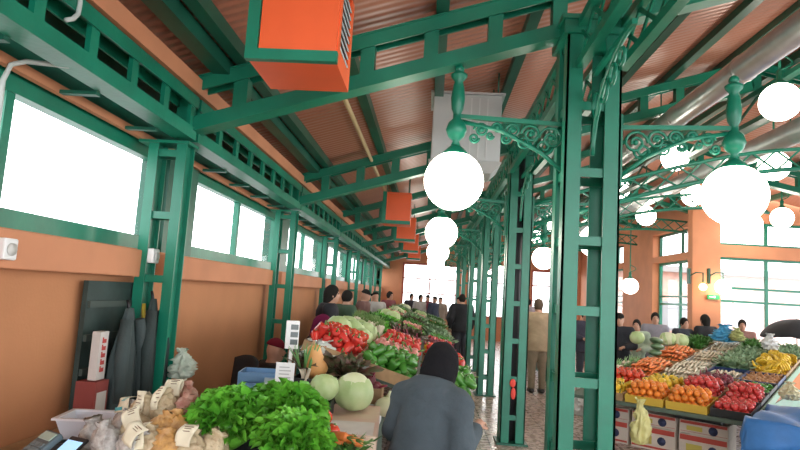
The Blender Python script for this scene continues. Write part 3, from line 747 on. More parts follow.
proto('green_pepper', MB().lathe(pp, 12, lob=lobes(4, .09)).tube([(0, 0, .04), (.004, 0, .058), (.012, 0, .072)], [.009, .006, .006], 6, mi=1), [GRN, STEM])
proto('yellow_pepper', MB().lathe(pp, 12, lob=lobes(4, .09)).tube([(0, 0, .04), (.004, 0, .058), (.012, 0, .072)], [.009, .006, .006], 6, mi=1), [YEL, STEM])
cp = [(.003, -.10), (.008, -.07), (.014, -.02), (.019, .04), (.021, .075), (.012, .088)]
def rootmb(mi=1):
    m = MB().lathe(cp, 9)
    for a in range(4): m.tube([(0, 0, .08), (.006*math.cos(a*1.6), .006*math.sin(a*1.6), .10), (.018*math.cos(a*1.6), .018*math.sin(a*1.6), .135)], [.004, .003, .002], 5, mi=mi)
    return m
proto('carrot', rootmb(), [CARR, STEM]); proto('parsnip', rootmb(), [ROOT, STEM])
proto('onion', MB().lathe([(.004, -.036), (.02, -.034), (.037, -.008), (.036, .012), (.018, .03), (.008, .045), (.003, .06)], 12), ONION)
proto('potato', MB().ball((0, 0, 0), (.036, .05, .03), 10, 7), POT)
proto('turnip', MB().lathe([(.003, -.07), (.012, -.045), (.04, -.01), (.045, .015), (.03, .038), (.01, .04)], 12).tube([(0, 0, .04), (.01, 0, .09)], .008, 5, mi=1), [PINK, STEM])
proto('beetroot', MB().lathe([(.003, -.07), (.010, -.045), (.036, -.01), (.04, .012), (.026, .034), (.01, .04)], 12).tube([(0, 0, .035), (.01, 0, .10)], .007, 5, mi=1), [BEET, mat('beet_stem', (.30, .04, .08), .5)])
def leek():
    m = MB().tube([(0, 0, -.17), (0, 0, -.16), (0, 0, 0)], [.010, .017, .016], 8)
    for a in range(5):
        an = a*1.26; m.tube([(0, 0, -.01), (.01*math.cos(an), .01*math.sin(an), .10), (.05*math.cos(an), .03*math.sin(an), .22)], [.013, .012, .004], 6, mi=1, flat=.35)
    return m
proto('leek', leek(), [ROOT, leaf_mat('leek_leaf', (.10, .28, .08), (.22, .44, .14), 9)])
def banana():
    m = MB()
    for j in range(4):
        o = (j-1.5)*.032
        m.tube([(o*.3, -.0, .085), (o*.8, .012, .06), (o, .03, 0), (o, .018, -.06), (o*.9, -.005, -.085)], [.007, .014, .018, .014, .005], 7)
    return m
proto('banana_hand', banana(), YEL)
def leafy(nl, R_, ht, spread, ruff, wid=.5, seed=0, mi=0, nu=7, nv=8):
    rr = random.Random(seed); m = MB()
    for i in range(nl):
        f = (i+.5)/nl; an = i*2.39996; tilt = spread*(.15+f); L = ht*(.75+.25*f)*rr.uniform(.9, 1.1); ph = rr.uniform(0, 6); w0 = R_*wid*rr.uniform(.85, 1.15)
        ca_, sa_ = math.cos(an), math.sin(an)
        def fn(uu, vv):
            t = vv; x = (uu-.5)*2; wv = w0*(.25+1.1*math.sin(PI*min(1, .18+.72*t)))*(1 if t < .93 else .8)
            bend = tilt*(.35+.9*t); rad = .015+L*t*math.sin(bend)*.95; z = L*t*math.cos(bend*.85)
            e = abs(x)**1.5*(t**.7); q = ruff*e*math.sin(9*t+ph+5*x)+ruff*.8*e*math.sin(17*t*1.0+11*x+ph*2)+ruff*.6*(t**4)*math.sin(14*x+ph)
            rad += q-abs(x)**2*w0*.28; z += q*.7
            y = x*wv
            return (ca_*rad-sa_*y, sa_*rad+ca_*y, z)
        m.sheet(fn, nu, nv, mi)
    return m
def curly(R_, H_, seed, n=190):
    """a frilly loose head: small ruffled leaf ends over a rounded heart"""
    rr = random.Random(seed); m = MB(); m.ball((0, 0, H_*.42), (R_*.78, R_*.78, H_*.45), 14, 9)
    for i in range(n):
        zf = -.25+1.25*((i+.5)/n); an = i*2.39996; ct = math.sqrt(max(0, 1-min(1, zf)**2)); zf = min(1, zf)
        N = Vector((math.cos(an)*ct, math.sin(an)*ct, zf)); P = Vector((N.x*R_*.80, N.y*R_*.80, H_*(.42+.46*N.z)))
        up = (N+Vector((0, 0, .9))+Vector((rr.uniform(-.5, .5), rr.uniform(-.5, .5), rr.uniform(-.3, .3)))).normalized(); side = up.cross(N+Vector((rr.uniform(-.4, .4), rr.uniform(-.4, .4), .01))).normalized(); out = side.cross(up)
        L = rr.uniform(.045, .075)*R_/.15; W2 = L*rr.uniform(.55, .8); p1, p2 = rr.uniform(0, 6.3), rr.uniform(0, 6.3)
        def fn(uu, vv):
            x = (uu-.5)*2; r_ = vv*(1-.22*x*x); e = vv*vv
            q = e*L*(.26*math.sin(7*x+p1)+.14*math.sin(12*x+p2+2*vv)); cup = L*.35*(x*x*vv)-L*.45*vv*vv
            return P+up*(L*r_+e*L*.10*math.sin(10*x+p2))+side*(W2*x*(.3+.9*vv))-out*(cup-q)
        m.sheet(fn, 10, 5)
    return m
for i in range(3): proto('lettuce%d' % i, curly((.15, .165, .15)[i], .22, i), LETTUCE)
proto('herb_bunch', leafy(26, .07, .22, .8, .014, .32, 5, nu=4, nv=6), HERB)
proto('chard_bunch', leafy(16, .08, .24, .9, .014, .45, 8, nu=4, nv=6), CHARD)
proto('kale_bunch', leafy(20, .09, .22, 1.0, .02, .45, 9, nu=5, nv=6), KALE)
proto('spinach_bunch', leafy(22, .09, .18, 1.1, .016, .45, 12, nu=5, nv=6), LETTUCE)
def cabbage_mb(R_, seed, squash=.92):
    rr = random.Random(seed); m = MB(); n = 28; k = 18; prof = []
    vs = []
    m.ball((0, 0, R_*squash), (R_, R_, R_*squash), n, k)
    m.v = [(x*(1+.018*math.sin(5*math.atan2(y, x)+6*z/R_)), y*(1+.018*math.sin(5*math.atan2(y, x)+6*z/R_)), z) for x, y, z in m.v]
    for i in range(5):
        an = i*1.257+rr.uniform(-.3, .3); ca_, sa_ = math.cos(an), math.sin(an)
        def fn(uu, vv):
            lat = -1.0+1.9*vv; lon = (uu-.5)*1.7*(1-.25*vv); q = R_*(1.035+.05*vv**3+.012*math.sin(lon*9+vv*7+i)); x = q*math.cos(lat)*math.cos(lon); y = q*math.cos(lat)*math.sin(lon); z = R_*squash+q*squash*math.sin(lat)
            return (ca_*x-sa_*y, sa_*x+ca_*y, z)
        m.sheet(fn, 10, 10, 1 if i % 2 else 0)
    return m
proto('cabbage', cabbage_mb(.115, 1), [CABBAGE, CABBAGE]); proto('pale_cabbage', cabbage_mb(.115, 2), [CABBAGE_W, CABBAGE])
proto('striped_melon', MB().ball((0, 0, .085), (.15, .095, .085), 18, 12), leaf_mat('melon_skin', (.05, .11, .05), (.20, .30, .16), 9, .3))

def put(name, me, loc, rot=(0, 0, 0), scale=1., label=None, cat=None, group=None):
    o = bpy.data.objects.new(name, PR[me] if isinstance(me, str) else me); col.objects.link(o); o.location = loc; o.rotation_euler = rot
    o.scale = (scale,)*3 if not isinstance(scale, tuple) else scale
    return tag(o, label, cat, group)
CR_M = {'black': mat('black_crate', (.02, .022, .024), .5), 'wood': WOOD, 'green': mat('green_crate', (.03, .14, .07), .5), 'navy': mat('navy_crate', (.02, .04, .14), .45), 'grey': mat('grey_green_tray', (.34, .40, .34), .4), 'yellow': mat('yellow_card', (.62, .40, .05), .6), 'blue': mat('blue_crate_plastic', (.16, .33, .56), .4), 'white': WHITE, 'brown': mat('brown_card', (.40, .26, .14), .8)}
def frame_of(ea, eb, cen):
    ea = Vector(ea).normalized(); n = ea.cross(Vector(eb)).normalized(); eb = n.cross(ea)
    return Matrix((ea, eb, n)).transposed()
def crate(cen, Rm, La, Lb, h, colr, label, group=None, slats=True):
    """open tray: floor, walls; cen = middle of its underside"""
    t = thing('produce_crate', label, 'crate', cen, 0, group); t.rotation_euler = Rm.to_euler()
    MB().span((-La/2, -Lb/2, 0), (La/2, Lb/2, .008)).build('crate_bottom', CR_M[colr], t)
    for s in (-1, 1):
        m = MB(); m.span((-La/2, s*Lb/2, .008), (La/2, s*(Lb/2-.010), h*.42)); m.span((-La/2, s*Lb/2, h*.52), (La/2, s*(Lb/2-.010), h)); m.span((-La/2, s*Lb/2, h*.42), (-La/2+.03, s*(Lb/2-.010), h*.52)); m.span((La/2-.03, s*Lb/2, h*.42), (La/2, s*(Lb/2-.010), h*.52)); m.build('crate_side', CR_M[colr], t)
        m = MB(); m.span((s*La/2, -Lb/2+.01, .008), (s*(La/2-.010), Lb/2-.01, h)); m.build('crate_end', CR_M[colr], t)
    return t
def heap(kind, me, cen, Rm, La, Lb, sp, label, cat, group, z0=.05, layers=2, lie=False, sp2=None, jit=.25, smin_=.9, smax=1.12, spin=True, dome=.0, lay=None):
    sp2 = sp2 or sp; n = 0
    for ly in range(layers):
        a = -La/2+sp*.5+ly*sp*.5
        i = 0
        while a < La/2-ly*sp*.5-.2*sp:
            b = -Lb/2+sp2*.5+(sp2*.5 if (i+ly) % 2 else 0)
            while b < Lb/2-.2*sp2:
                dz = dome*(1-(2*a/La)**2)*(1-(2*b/Lb)**2)
                q = Vector(cen)+Rm @ Vector((a+random.uniform(-jit, jit)*sp*.4, b+random.uniform(-jit, jit)*sp2*.4, z0+ly*min(sp, sp2)*.72+dz))
                if lie:
                    rot = (Rm @ Matrix.Rotation(random.uniform(-.25, .25)+(PI if random.random() < .0 else 0), 3, 'Z') @ Matrix.Rotation(PI/2+random.uniform(-.15, .15), 3, 'Y')).to_euler()
                elif spin:
                    rot = (random.uniform(-1.2, 1.2), random.uniform(-1.2, 1.2), random.uniform(0, 6.28))
                else:
                    rot = (Rm @ Matrix.Rotation(random.uniform(0, 6.28), 3, 'Z')).to_euler()
                put(kind, me, q, rot, random.uniform(smin_, smax), label, cat, group); n += 1
                b += sp2
            a += sp; i += 1
    return n

# ------------------------------------------------------------------ left stall
TABLE = mat('painted_table', (.09, .13, .10), .6, var=.1); CARD = mat('pink_printed_card', (.62, .40, .32), .7, c2=(.62, .48, .36), vscale=7)
def table(label, x0, x1, y0, y1, zt, slope=0., m=TABLE):
    """market table; with a slope the top rises towards the wall side"""
    t = thing('market_table', label, 'table', ((x0+x1)/2, (y0+y1)/2, 0)); hx = (x1-x0)/2; hy = (y1-y0)/2
    zl = zt+slope*(x1-x0)
    vs = [(-hx, -hy, zl-.03), (hx, -hy, zt-.03), (hx, hy, zt-.03), (-hx, hy, zl-.03), (-hx, -hy, zl), (hx, -hy, zt), (hx, hy, zt), (-hx, hy, zl)]
    MB().add(vs, [(3, 2, 1, 0), (4, 5, 6, 7), (0, 1, 5, 4), (1, 2, 6, 5), (2, 3, 7, 6), (3, 0, 4, 7)]).build('table_top', m, t)
    MB().span((hx-.03, -hy+.03, .25), (hx-.012, hy-.03, zt-.032)).build('front_panel', m, t)
    for sx in (-1, 1):
        for sy in (-1, 1): MB().span((sx*(hx-.035), sy*hy, 0), (sx*(hx-.085), sy*(hy-.05), (zt if sx > 0 else zl)-.035)).build('leg', GREEN_D, t)
    return t
table('near green table carrying the lettuces and packets', -1.58, -.28, 2.05, 4.5, .82)
LS = .28; LZ = .84; LX1 = .38; LX0 = -1.02
def lz(x): return LZ+LS*(LX1-x)
def LPt(px, py, lift=0.):
    dr = ray(px, py); k = (LZ+lift+LS*LX1-CAM_H)/(dr.z+LS*dr.x); return Vector((0, 0, CAM_H))+dr*k
TBL = ((4.55, 7.9), (7.95, 11.3), (11.35, 14.6), (14.65, 18.4))
for i, (a, b) in enumerate(TBL):
    table('%s sloping produce table along the left aisle, beyond the near flat table' % ORD[i], LX0, LX1, a, b, LZ, LS)
LR = frame_of((0, 1, 0), (-1, 0, LS), None)     # along the hall, up the slope
def lheap(px, py, wpx, La, Lb, kind, me, sp, label, cat, group, tray='wood', th=.09, **k):
    p = LPt(px, py, .1); p = Vector((min(max(p.x, LX0+Lb/2*.93+.02), LX1-Lb/2*.93-.02), p.y, 0)); p.z = lz(p.x)+.002
    crate(p, LR, La, Lb, th, tray, '%s crate holding %s' % ({'wood': 'pale wooden', 'black': 'black plastic', 'green': 'green plastic', 'grey': 'grey green'}[tray], group), None)
    n = heap(kind, me, p, LR, La-.03, Lb-.03, sp, label, cat, group, **k)
    return p, n
LAY = []
def slot(row, k0, kind, me, sp, label, cat, group, tray='wood', La=.50, Lb=.42, **kw):
    """rows 0 (aisle edge) to 2 (wall side); k0 = position along the hall in metres"""
    x = LX1-.23-row*.455; p = Vector((x, k0, lz(x)+.002))
    crate(p, LR, La, Lb, .09, tray, 'crate of ' + group)
    return heap(kind, me, p, LR, La-.03, Lb-.03, sp, label, cat, group, **kw)
S = slot
P2 = dict(z0=.055, layers=2)
NEAR = [  # (along, (aisle edge, middle, wall side))
    (4.80, (('green_pepper', .09, 'green pepper by the woman at the aisle edge'), ('green_pepper', .09, 'green pepper left of the woman in the nearest middle crate'), ('red_pepper', .09, 'red pepper nearest on the wall side, before the pale cabbages'))),
    (5.36, (('green_pepper', .09, 'green pepper at the aisle edge, second crate'), ('turnip', .088, 'pinkish turnip in the middle row beyond the green peppers'), ('tomato', .082, 'red tomato in front of the pale cabbages on the wall side'))),
    (5.92, (('red_pepper', .09, 'red pepper at the aisle edge beyond the green ones'), ('red_pepper', .09, 'red pepper in the middle row just beyond the turnips'), ('cabbage', .225, 'pale green cabbage beyond the red heap on the wall side'))),
    (6.48, (('red_pepper', .09, 'red pepper at the aisle edge, farther crate'), ('red_pepper', .09, 'red pepper in the middle row, farther crate'), ('cabbage', .225, 'pale green cabbage on the wall side, farther crate'))),
    (7.04, (('yellow_pepper', .09, 'yellow pepper at the aisle edge'), ('yellow_pepper', .09, 'yellow pepper in the middle row'), ('parsnip', .055, 'pale root standing on the wall side beyond the cabbages'))),
    (7.60, (('tomato', .082, 'tomato at the aisle edge beyond the yellow peppers'), ('beetroot', .085, 'dark beetroot in the middle row beyond the yellow peppers'), ('spinach_bunch', .15, 'green spinach bunch on the wall side')))]
FAR = [(8.3, ('beetroot', 'chard_bunch', 'spinach_bunch')), (8.9, ('apple', 'apple', 'herb_bunch')), (9.5, ('green_pepper', 'spinach_bunch', 'spinach_bunch')), (10.15, ('kale_bunch', 'turnip', 'spinach_bunch')), (10.85, ('leek', 'herb_bunch', 'cabbage')),
       (11.8, ('kale_bunch', 'chard_bunch', 'spinach_bunch')), (12.6, ('leek', 'kale_bunch', 'turnip')), (13.4, ('herb_bunch', 'spinach_bunch', 'pale_cabbage')), (14.2, ('apple', 'kale_bunch', 'turnip')), (15.2, ('kale_bunch', 'turnip', 'spinach_bunch')), (16.2, ('herb_bunch', 'cabbage', 'kale_bunch')), (17.4, ('kale_bunch', 'herb_bunch', 'pale_cabbage'))]
def one_slot(y, row, kk, sp, txt, La, tray):
    bun = 'bunch' in kk; big = bun or 'cabbage' in kk; leek_ = kk == 'leek'; root_ = kk == 'parsnip'
    cat = kk.replace('_bunch', '').replace('pale_', '').replace('green_', '').replace('red_', '').replace('yellow_', '')
    slot(row, y, kk, kk, sp, txt, cat, txt.replace(cat, cat+'s', 1), tray, La=La, z0=.02 if big else .09 if root_ else .055, layers=1 if big or leek_ or root_ else 2 if y > 6.6 else 3,
         spin=not (big or leek_ or root_), lie=leek_, sp2=.30 if leek_ else None, smax=1.12 if not root_ else 1.5)
for y, cells in NEAR:
    for row, (kk, sp, txt) in enumerate(cells): one_slot(y, row, kk, sp, txt, .52, 'wood')
for n_, (y, ks) in enumerate(FAR):
    ti_ = 1 if y < 11.3 else 2 if y < 14.6 else 3; k0 = n_-(0, 0, 5, 9)[ti_]
    for row, kk in enumerate(ks):
        spc = {'apple': .1, 'green_pepper': .11, 'turnip': .11, 'beetroot': .1, 'leek': .05}.get(kk, .17 if 'bunch' in kk else .235)
        one_slot(y, row, kk, spc, '%s at the %s, %s crate on the %s sloping table' % (kk.replace('_', ' '), ('aisle edge', 'middle row', 'wall side')[row], ORD[k0], ORD[ti_]), .58, 'wood' if row != 1 else 'black')
# raised crates closing the gap to the near table
crate((-.66, 4.22, .82), Matrix.Identity(3), .46, .48, .26, 'black', 'deep black crate of dark chard at the far end of the near table')
for i in range(7):
    put('chard_bunch', 'chard_bunch', (-.80+.14*(i % 3), 4.08+.14*(i//3), 1.06), (random.uniform(-.5, .3), random.uniform(-.4, .5), i), .95, 'dark red-green chard bunch behind the cut cabbage', 'chard', 'chard bunches behind the cut cabbage')
crate((-.44, 4.36, .822), Matrix.Rotation(.0, 3, 'Z'), .0+.28, .24, .20, 'wood', 'small pale crate of beetroots left of the woman')
heap('beetroot', 'beetroot', (-.44, 4.36, .96), Matrix.Identity(3), .26, .22, .085, 'beetroot in the small crate left of the woman', 'beetroot', 'beetroots left of the woman', z0=.05, layers=2)

# near table: lettuces, cabbages and the rest
TZ = .82
def place_on(px, py, Y): return at(px, py, Y=Y)
crate_R = Matrix.Identity(3)
def box_crate(x, y, z, La, Lb, h, c, label, rz=0.): return crate((x, y, z), Matrix.Rotation(rz, 3, 'Z'), La, Lb, h, c, label)
box_crate(-.80, 2.62, TZ, .62, .50, .16, 'black', 'black crate under the curly lettuces', .05)
for i, (px, py, Y, scl, rx, ry, l) in enumerate(((231, 447, 2.62, 1.0, .10, -.2, 'large curly green lettuce beside the dried packets, leftmost of the three'), (281, 440, 2.78, 1.0, .0, .12, 'curly green lettuce in the middle, behind the front one'), (286, 470, 2.44, .92, .25, .1, 'curly green lettuce lowest in front, right of the others'))):
    p = at(px, py, Y=Y); put('lettuce', 'lettuce%d' % i, (p.x, p.y, p.z), (rx, ry, i*1.1), scl, l, 'lettuce')
box_crate(-.52, 2.95, TZ, .40, .46, .12, 'black', 'black crate of dark greens with carrots right of the lettuces', .1)
for i in range(6):
    put('herb_bunch', 'herb_bunch', (-.62+.13*(i % 3), 2.80+.2*(i//3), TZ+.02), (.5*random.uniform(-1, 1), .5*random.uniform(-1, 1), i), .8, 'dark green herb bunch in the crate with carrots', 'herbs', 'herb bunches in the carrot crate')
for i, (px, py) in enumerate(((333, 434), (340, 437), (326, 441), (345, 441))):
    p = at(px, py, Y=2.95); put('carrot', 'carrot', p, (PI/2, .1*i, 1.0+.15*i), 1.05, 'orange-red carrot lying on the dark greens right of the lettuces', 'carrot', 'carrots on the dark greens')
for i, (px, py, Y) in enumerate(((325, 417, 3.05), (332, 431, 2.98))):
    p = at(px, py, Y=Y); put('tomato', 'tomato', p, (.2, .3, i), .95, ('red tomato below the small green cabbage', 'red tomato on the dark greens right of the lettuces')[i], 'tomato')
# cut cabbage and friends
p = at(351, 411, Y=3.75)
t = thing('cabbage', 'big pale cabbage with a white cut top, on the near table', 'cabbage', p)
t.rotation_euler = (-.12, .1, .3)
o = bpy.data.objects.new('head', PR['cabbage']); col.objects.link(o); o.parent = t; o.scale = (1.05, 1.05, 1.05)
MB().ball((-.005, -.02, .16), (.095, .09, .075), 18, 10).build('cut_face', CABBAGE_W, t)
ct_ = thing('carton', 'flat pink and white printed carton under the big cut cabbage', 'carton', (-.50, 3.56, TZ), .06)
MB().span((-.22, -.42, .002), (.24, .42, p.z-TZ-.003)).build('carton_body', CARD, ct_, bevel=.006)
MB().span((-.20, -.40, p.z-TZ-.003), (.22, -.10, p.z-TZ)).build('lid_flap', mat('white_card', (.62, .58, .54), .7, var=.08), ct_)
p = at(322, 400, Y=3.55); put('cabbage', 'cabbage', p, (.1, -.1, 2), .72, 'small green cabbage left of the big cut one', 'cabbage')
box_crate(p.x-.06, p.y, TZ, .24, .26, max(.02, p.z-TZ-.004), 'black', 'small black crate under the green cabbage', .05)
p = at(386, 417, Y=4.06); put('kohlrabi', MB().ball((0, 0, .065), (.085, .08, .065), 16, 10).tube([(0, 0, .12), (.02, .01, .17)], .012, 6).mesh('kohlrabi'), p, (0, 0, 0), 1., 'pale grey-green kohlrabi left of the woman', 'kohlrabi').data.materials.append(CABBAGE_W)
for i in range(7):
    q = at(380+3.6*i, 405+1.5*(i % 2), Y=4.15); put('turnip', 'turnip', q, (random.uniform(-1, 1), .4, i), .8, 'small pink turnip in front of the sloping table, left of the woman', 'turnip', 'small pink turnips left of the woman')
box_crate(-.42, 4.08, TZ, .26, .28, .10, 'white', 'white tray holding the kohlrabi and turnips', 0)
# butternut squash, cut
p = at(317, 376, Y=4.05)
t = thing('squash', 'orange-tan butternut squash lying behind the small cabbage', 'squash', p, .4)
MB().lathe([(.01, -.005), (.06, .005), (.082, .05), (.078, .09), (.058, .135), (.05, .18), (.042, .21), (.015, .225)], 18).build('squash_body', SQ, t)
MB().tube([(0, 0, .22), (.008, .004, .25)], [.014, .010], 8).build('stalk', WOOD, t)
t.rotation_euler = (.25, -.25, .4)
box_crate(p.x, p.y+.03, TZ, .30, .30, max(.03, p.z-TZ-.006), 'black', 'black crate under the orange squash', 0)
def bag(p, size, m, label, cat='bag', seed=0, name='plastic_bag'):
    """a crumpled bag: folded body, gathered and flared at the top"""
    from mathutils import noise
    off = Vector((seed*3.7, seed*1.3, seed*.7)); mb = MB(); n = 40; k = 26; vs = []
    for i in range(k+1):
        f = i/k; rad = (.30+.22*math.sin(PI*min(1, f*1.15+.12)))*(1 if f < .72 else max(.30, 1-(f-.72)*3.2)) if f < .9 else .17+.9*(f-.9)
        for j in range(n):
            an = 2*PI*j/n; q = Vector((math.cos(an), math.sin(an), f*2.2))
            w_ = 1-abs(noise.noise(q*1.7+off))*1.5+.28*(1-2*abs(noise.noise(q*3.9+off)))-.1+.12*noise.noise(q*8+off)
            rr_ = rad*max(.45, w_) if 0 < i else rad*.6
            vs.append((rr_*math.cos(an)*size[0]*1.25, rr_*math.sin(an)*size[1]*1.25, size[2]*max(0, f+.07*noise.noise(q*2.3-off)*(f > .1))))
    fs = [(i*n+j, i*n+(j+1) % n, (i+1)*n+(j+1) % n, (i+1)*n+j) for i in range(k) for j in range(n)]+[tuple(range(n-1, -1, -1))]
    mb.add(vs, fs, True)
    return tag(mb.build(name, m, loc=p), label, cat)
BAGW = mat('white_bag_film', (.70, .74, .68), .3); 
o = bag(at(318, 366, Y=4.6), (.34, .3, .20), BAGW, 'white plastic bag behind the orange squash', seed=3)
for i, px in enumerate((300, 304, 309)):
    q = at(px, 376, Y=3.95); put('leek', 'leek', q+Vector((0, 0, .05)), (.25, -.35+.2*i, i), .75, 'white-stemmed leek propped beside the price board', 'leek', 'leeks beside the price board')
# retail scale with pole display
t = thing('retail_scale', 'white shop scale with a tall display pole behind the lettuces', 'scale', at(288, 392, Y=3.95), .25)
MB().span((-.15, -.13, -.02), (.15, .13, .05)).build('scale_body', WHITE, t, bevel=.01); MB().span((-.16, -.14, .058), (.16, .14, .068)).build('weighing_pan', DUCT, t)
MB().tube([(0, .11, .05), (0, .11, .28)], .013, 8).build('pole', WHITE, t)
MB().span((-.045, .085, .27), (.045, .135, .46)).build('display_head', WHITE, t, bevel=.006)
for i in range(3): MB().span((-.012, .0805, .30+.05*i), (.038, .0845, .335+.05*i)).build('display_window', mat('display_dark', (.10, .12, .12), .2), t)
box_crate(t.location.x, t.location.y+.05, TZ, .42, .34, max(.03, t.location.z-.02-TZ-.004), 'brown', 'brown carton under the shop scale', .25)
t = thing('price_board', 'small white price board standing before the shop scale', 'sign', at(284, 384, Y=3.55), .15)
MB().span((-.055, -.004, .01), (.055, .004, .125)).build('board', WHITE, t); MB().span((-.004, .004, TZ-t.location.z), (.004, .012, .03)).build('stake', WOOD, t)
m = MB()
for i in range(4): m.span((-.035, -.0055, .035+.02*i), (.035-.01*(i % 2), -.0045, .041+.02*i))
m.build('faint_writing', mat('grey_ink', (.45, .45, .44), .6), t)
p = at(262, 388, Y=4.2); box_crate(p.x, p.y, p.z, .30, .26, .12, 'blue', 'pale blue plastic crate behind the lettuces', .12)
box_crate(p.x, p.y, TZ, .30, .30, max(.03, p.z-TZ-.004), 'black', 'black crate under the pale blue crate', .12)
# folding chair back with dark coat
t = thing('chair', 'dark folding chair with a raised back beside the orange wall', 'chair', (-1.72, 5.02, 0), -.7)
MB().sheet(lambda a, b: ((a-.5)*.34, .18+.05*b+.03*math.sin(3*a), .48+.56*b+.04*math.sin(PI*a)*b), 8, 8).build('backrest', DARK, t, solid=.03)
MB().span((-.18, -.18, .44), (.18, .20, .47)).build('seat', DARK, t)
for sx in (-1, 1):
    for sy in (-1, 1): MB().tube([(sx*.16, sy*.16, .44), (sx*.18, sy*.2, 0)], .012, 8).build('leg', BLACK, t)

# packets of dried goods on the left
PKM = [mat('cream_packet', (.62, .52, .34), .45, c2=(.42, .31, .18), vscale=26, bump=.5, bscale=60), mat('amber_packet', (.62, .34, .10), .4, c2=(.45, .25, .10), vscale=24, bump=.5, bscale=60), mat('rosy_packet', (.42, .17, .13), .4, c2=(.50, .30, .22), vscale=24, bump=.5, bscale=60), mat('clear_packet', (.58, .57, .54), .22, c2=(.32, .30, .28), vscale=30, bump=.5, bscale=60)]
TAGM = mat('cream_card_tag', (.78, .72, .54), .6, var=.06, vscale=10); INK = mat('brown_ink', (.20, .13, .08), .7); TEAL = mat('teal_ink', (.10, .42, .45), .6)
box_crate(-1.22, 2.55, TZ, .62, .56, .11, 'brown', 'brown carton full of dried goods packets', -.08)
def packet(p, mi, rot, label, scl=1., tagm=1, teal=False, seed=0):
    from mathutils import noise
    t = thing('packet', label, 'packet', p); t.rotation_euler = rot; t.scale = (scl,)*3
    off = Vector((seed*2.1, seed, seed*.3)); mb = MB(); n = 26; k = 18; vs = []
    for i in range(k+1):
        f = i/k; rad = .030+.026*math.sin(PI*min(1, .15+f*1.05)) if f < .8 else .022+.05*max(0, f-.84)
        for j in range(n):
            an = 2*PI*j/n; q = Vector((math.cos(an), math.sin(an), f*2.5)); w_ = 1+.22*(1-2.2*abs(noise.noise(q*2.4+off)))+.12*noise.noise(q*6+off)
            vs.append((rad*w_*math.cos(an)*1.15, rad*w_*math.sin(an)*.8, .135*f+.012*noise.noise(q*3-off)*(f > .1)))
    mb.add(vs, [(i*n+j, i*n+(j+1) % n, (i+1)*n+(j+1) % n, (i+1)*n+j) for i in range(k) for j in range(n)]+[tuple(range(n-1, -1, -1)), tuple(range(k*n, (k+1)*n))], True)
    mb.build('pouch', PKM[mi], t)
    if tagm:
        tl, tw_ = ((.085, .07), (.115, .045))[tagm-1]; ph = seed*1.7
        def fold(a, b): return ((a-.5)*tw_+.006*math.sin(5*b+ph), -.016-.036*math.sin(PI*.55*b)+.006*math.sin(4*a+7*b+ph), .150-tl*b+.022*math.sin(PI*b))
        tg = MB().sheet(fold, 5, 12).build('card_tag', TAGM, t, solid=.002)
        m = MB()
        for i in range(5 if tagm == 2 else 3):
            b = .32+.12*i; c = Vector(fold(.5+.06*math.sin(i*2.3+ph), b))+Vector((0, -.0025, 0)); m.box(c, (tw_*(.55-.12*(i % 2)), .0015, .0035), Matrix.Rotation(.35, 3, 'X'))
        if teal: m.box(Vector(fold(.35, .9))+Vector((0, -.003, 0)), (tw_*.6, .002, .014), Matrix.Rotation(.25, 3, 'X'))
        m.build('print', TEAL if teal else INK, tg)
    return t
pk = [(108, 448, 2.45, 3), (126, 452, 2.38, 3), (146, 455, 2.36, 0), (166, 458, 2.36, 1), (186, 458, 2.38, 0), (206, 455, 2.44, 0), (98, 440, 2.62, 3), (120, 436, 2.56, 3), (140, 437, 2.50, 0), (158, 438, 2.48, 1), (176, 437, 2.50, 1), (196, 440, 2.52, 0), (212, 440, 2.56, 3), (124, 424, 2.70, 3), (142, 418, 2.66, 0), (161, 414, 2.64, 0), (179, 418, 2.66, 2), (195, 419, 2.68, 2), (184, 404, 2.80, 2), (170, 406, 2.78, 0)]
TK = [0, 1, 2, 0, 1, 0, 0, 0, 1, 0, 0, 2, 2, 1, 2, 2, 0, 0, 2, 1]
for i, (px, py, Y, mi) in enumerate(pk):
    p = at(px, py+6, Y=Y); rowi = 0 if i < 6 else 1 if i < 13 else 2 if i < 18 else 3; ix = (i, i-6, i-13, i-18)[rowi]
    l = '%s dried goods packet, %s from left, %s row of the pile' % (('cream', 'amber', 'rosy brown', 'grey')[mi], ORD[ix], ('front', 'second', 'third', 'topmost')[rowi])
    packet(p, mi, (random.uniform(-.5, .15), random.uniform(-.5, .5), random.uniform(-.6, .6)), l, .98, TK[i], teal=(i == 13), seed=i)
# clear tub, till devices
p = at(90, 436, Y=3.0)
t = thing('plastic_tub', 'translucent white plastic tub against the orange wall', 'tub', (p.x, p.y, p.z), .15)
TUB = mat('translucent_plastic', (.70, .74, .82), .25); h0 = .10
m = MB()
for s in (-1, 1):
    m.add([(s*.10, -.08, 0), (s*.10, .08, 0), (s*.13, .11, h0), (s*.13, -.11, h0), (s*.095, -.08, 0), (s*.095, .08, 0), (s*.125, .11, h0), (s*.125, -.11, h0)], [(0, 1, 2, 3), (7, 6, 5, 4), (3, 2, 6, 7)])
    m.add([(-.10, s*.08, 0), (.10, s*.08, 0), (.13, s*.11, h0), (-.13, s*.11, h0), (-.10, s*.075, 0), (.10, s*.075, 0), (.13, s*.105, h0), (-.13, s*.105, h0)], [(0, 1, 2, 3), (7, 6, 5, 4), (3, 2, 6, 7)])
m.span((-.10, -.08, 0), (.10, .08, .004)); m.build('tub_body', TUB, t)
m = MB()
for s in (-1, 1): m.span((s*.125, -.12, h0-.004), (s*.145, .12, h0+.006)); m.span((-.125, s*.102, h0-.004), (.125, s*.122, h0+.006))
m.build('rim', mat('tub_rim', (.82, .83, .88), .3), t)
box_crate(p.x, p.y, TZ, .34, .30, max(.03, p.z-TZ-.003), 'black', 'black crate under the translucent tub', .15)
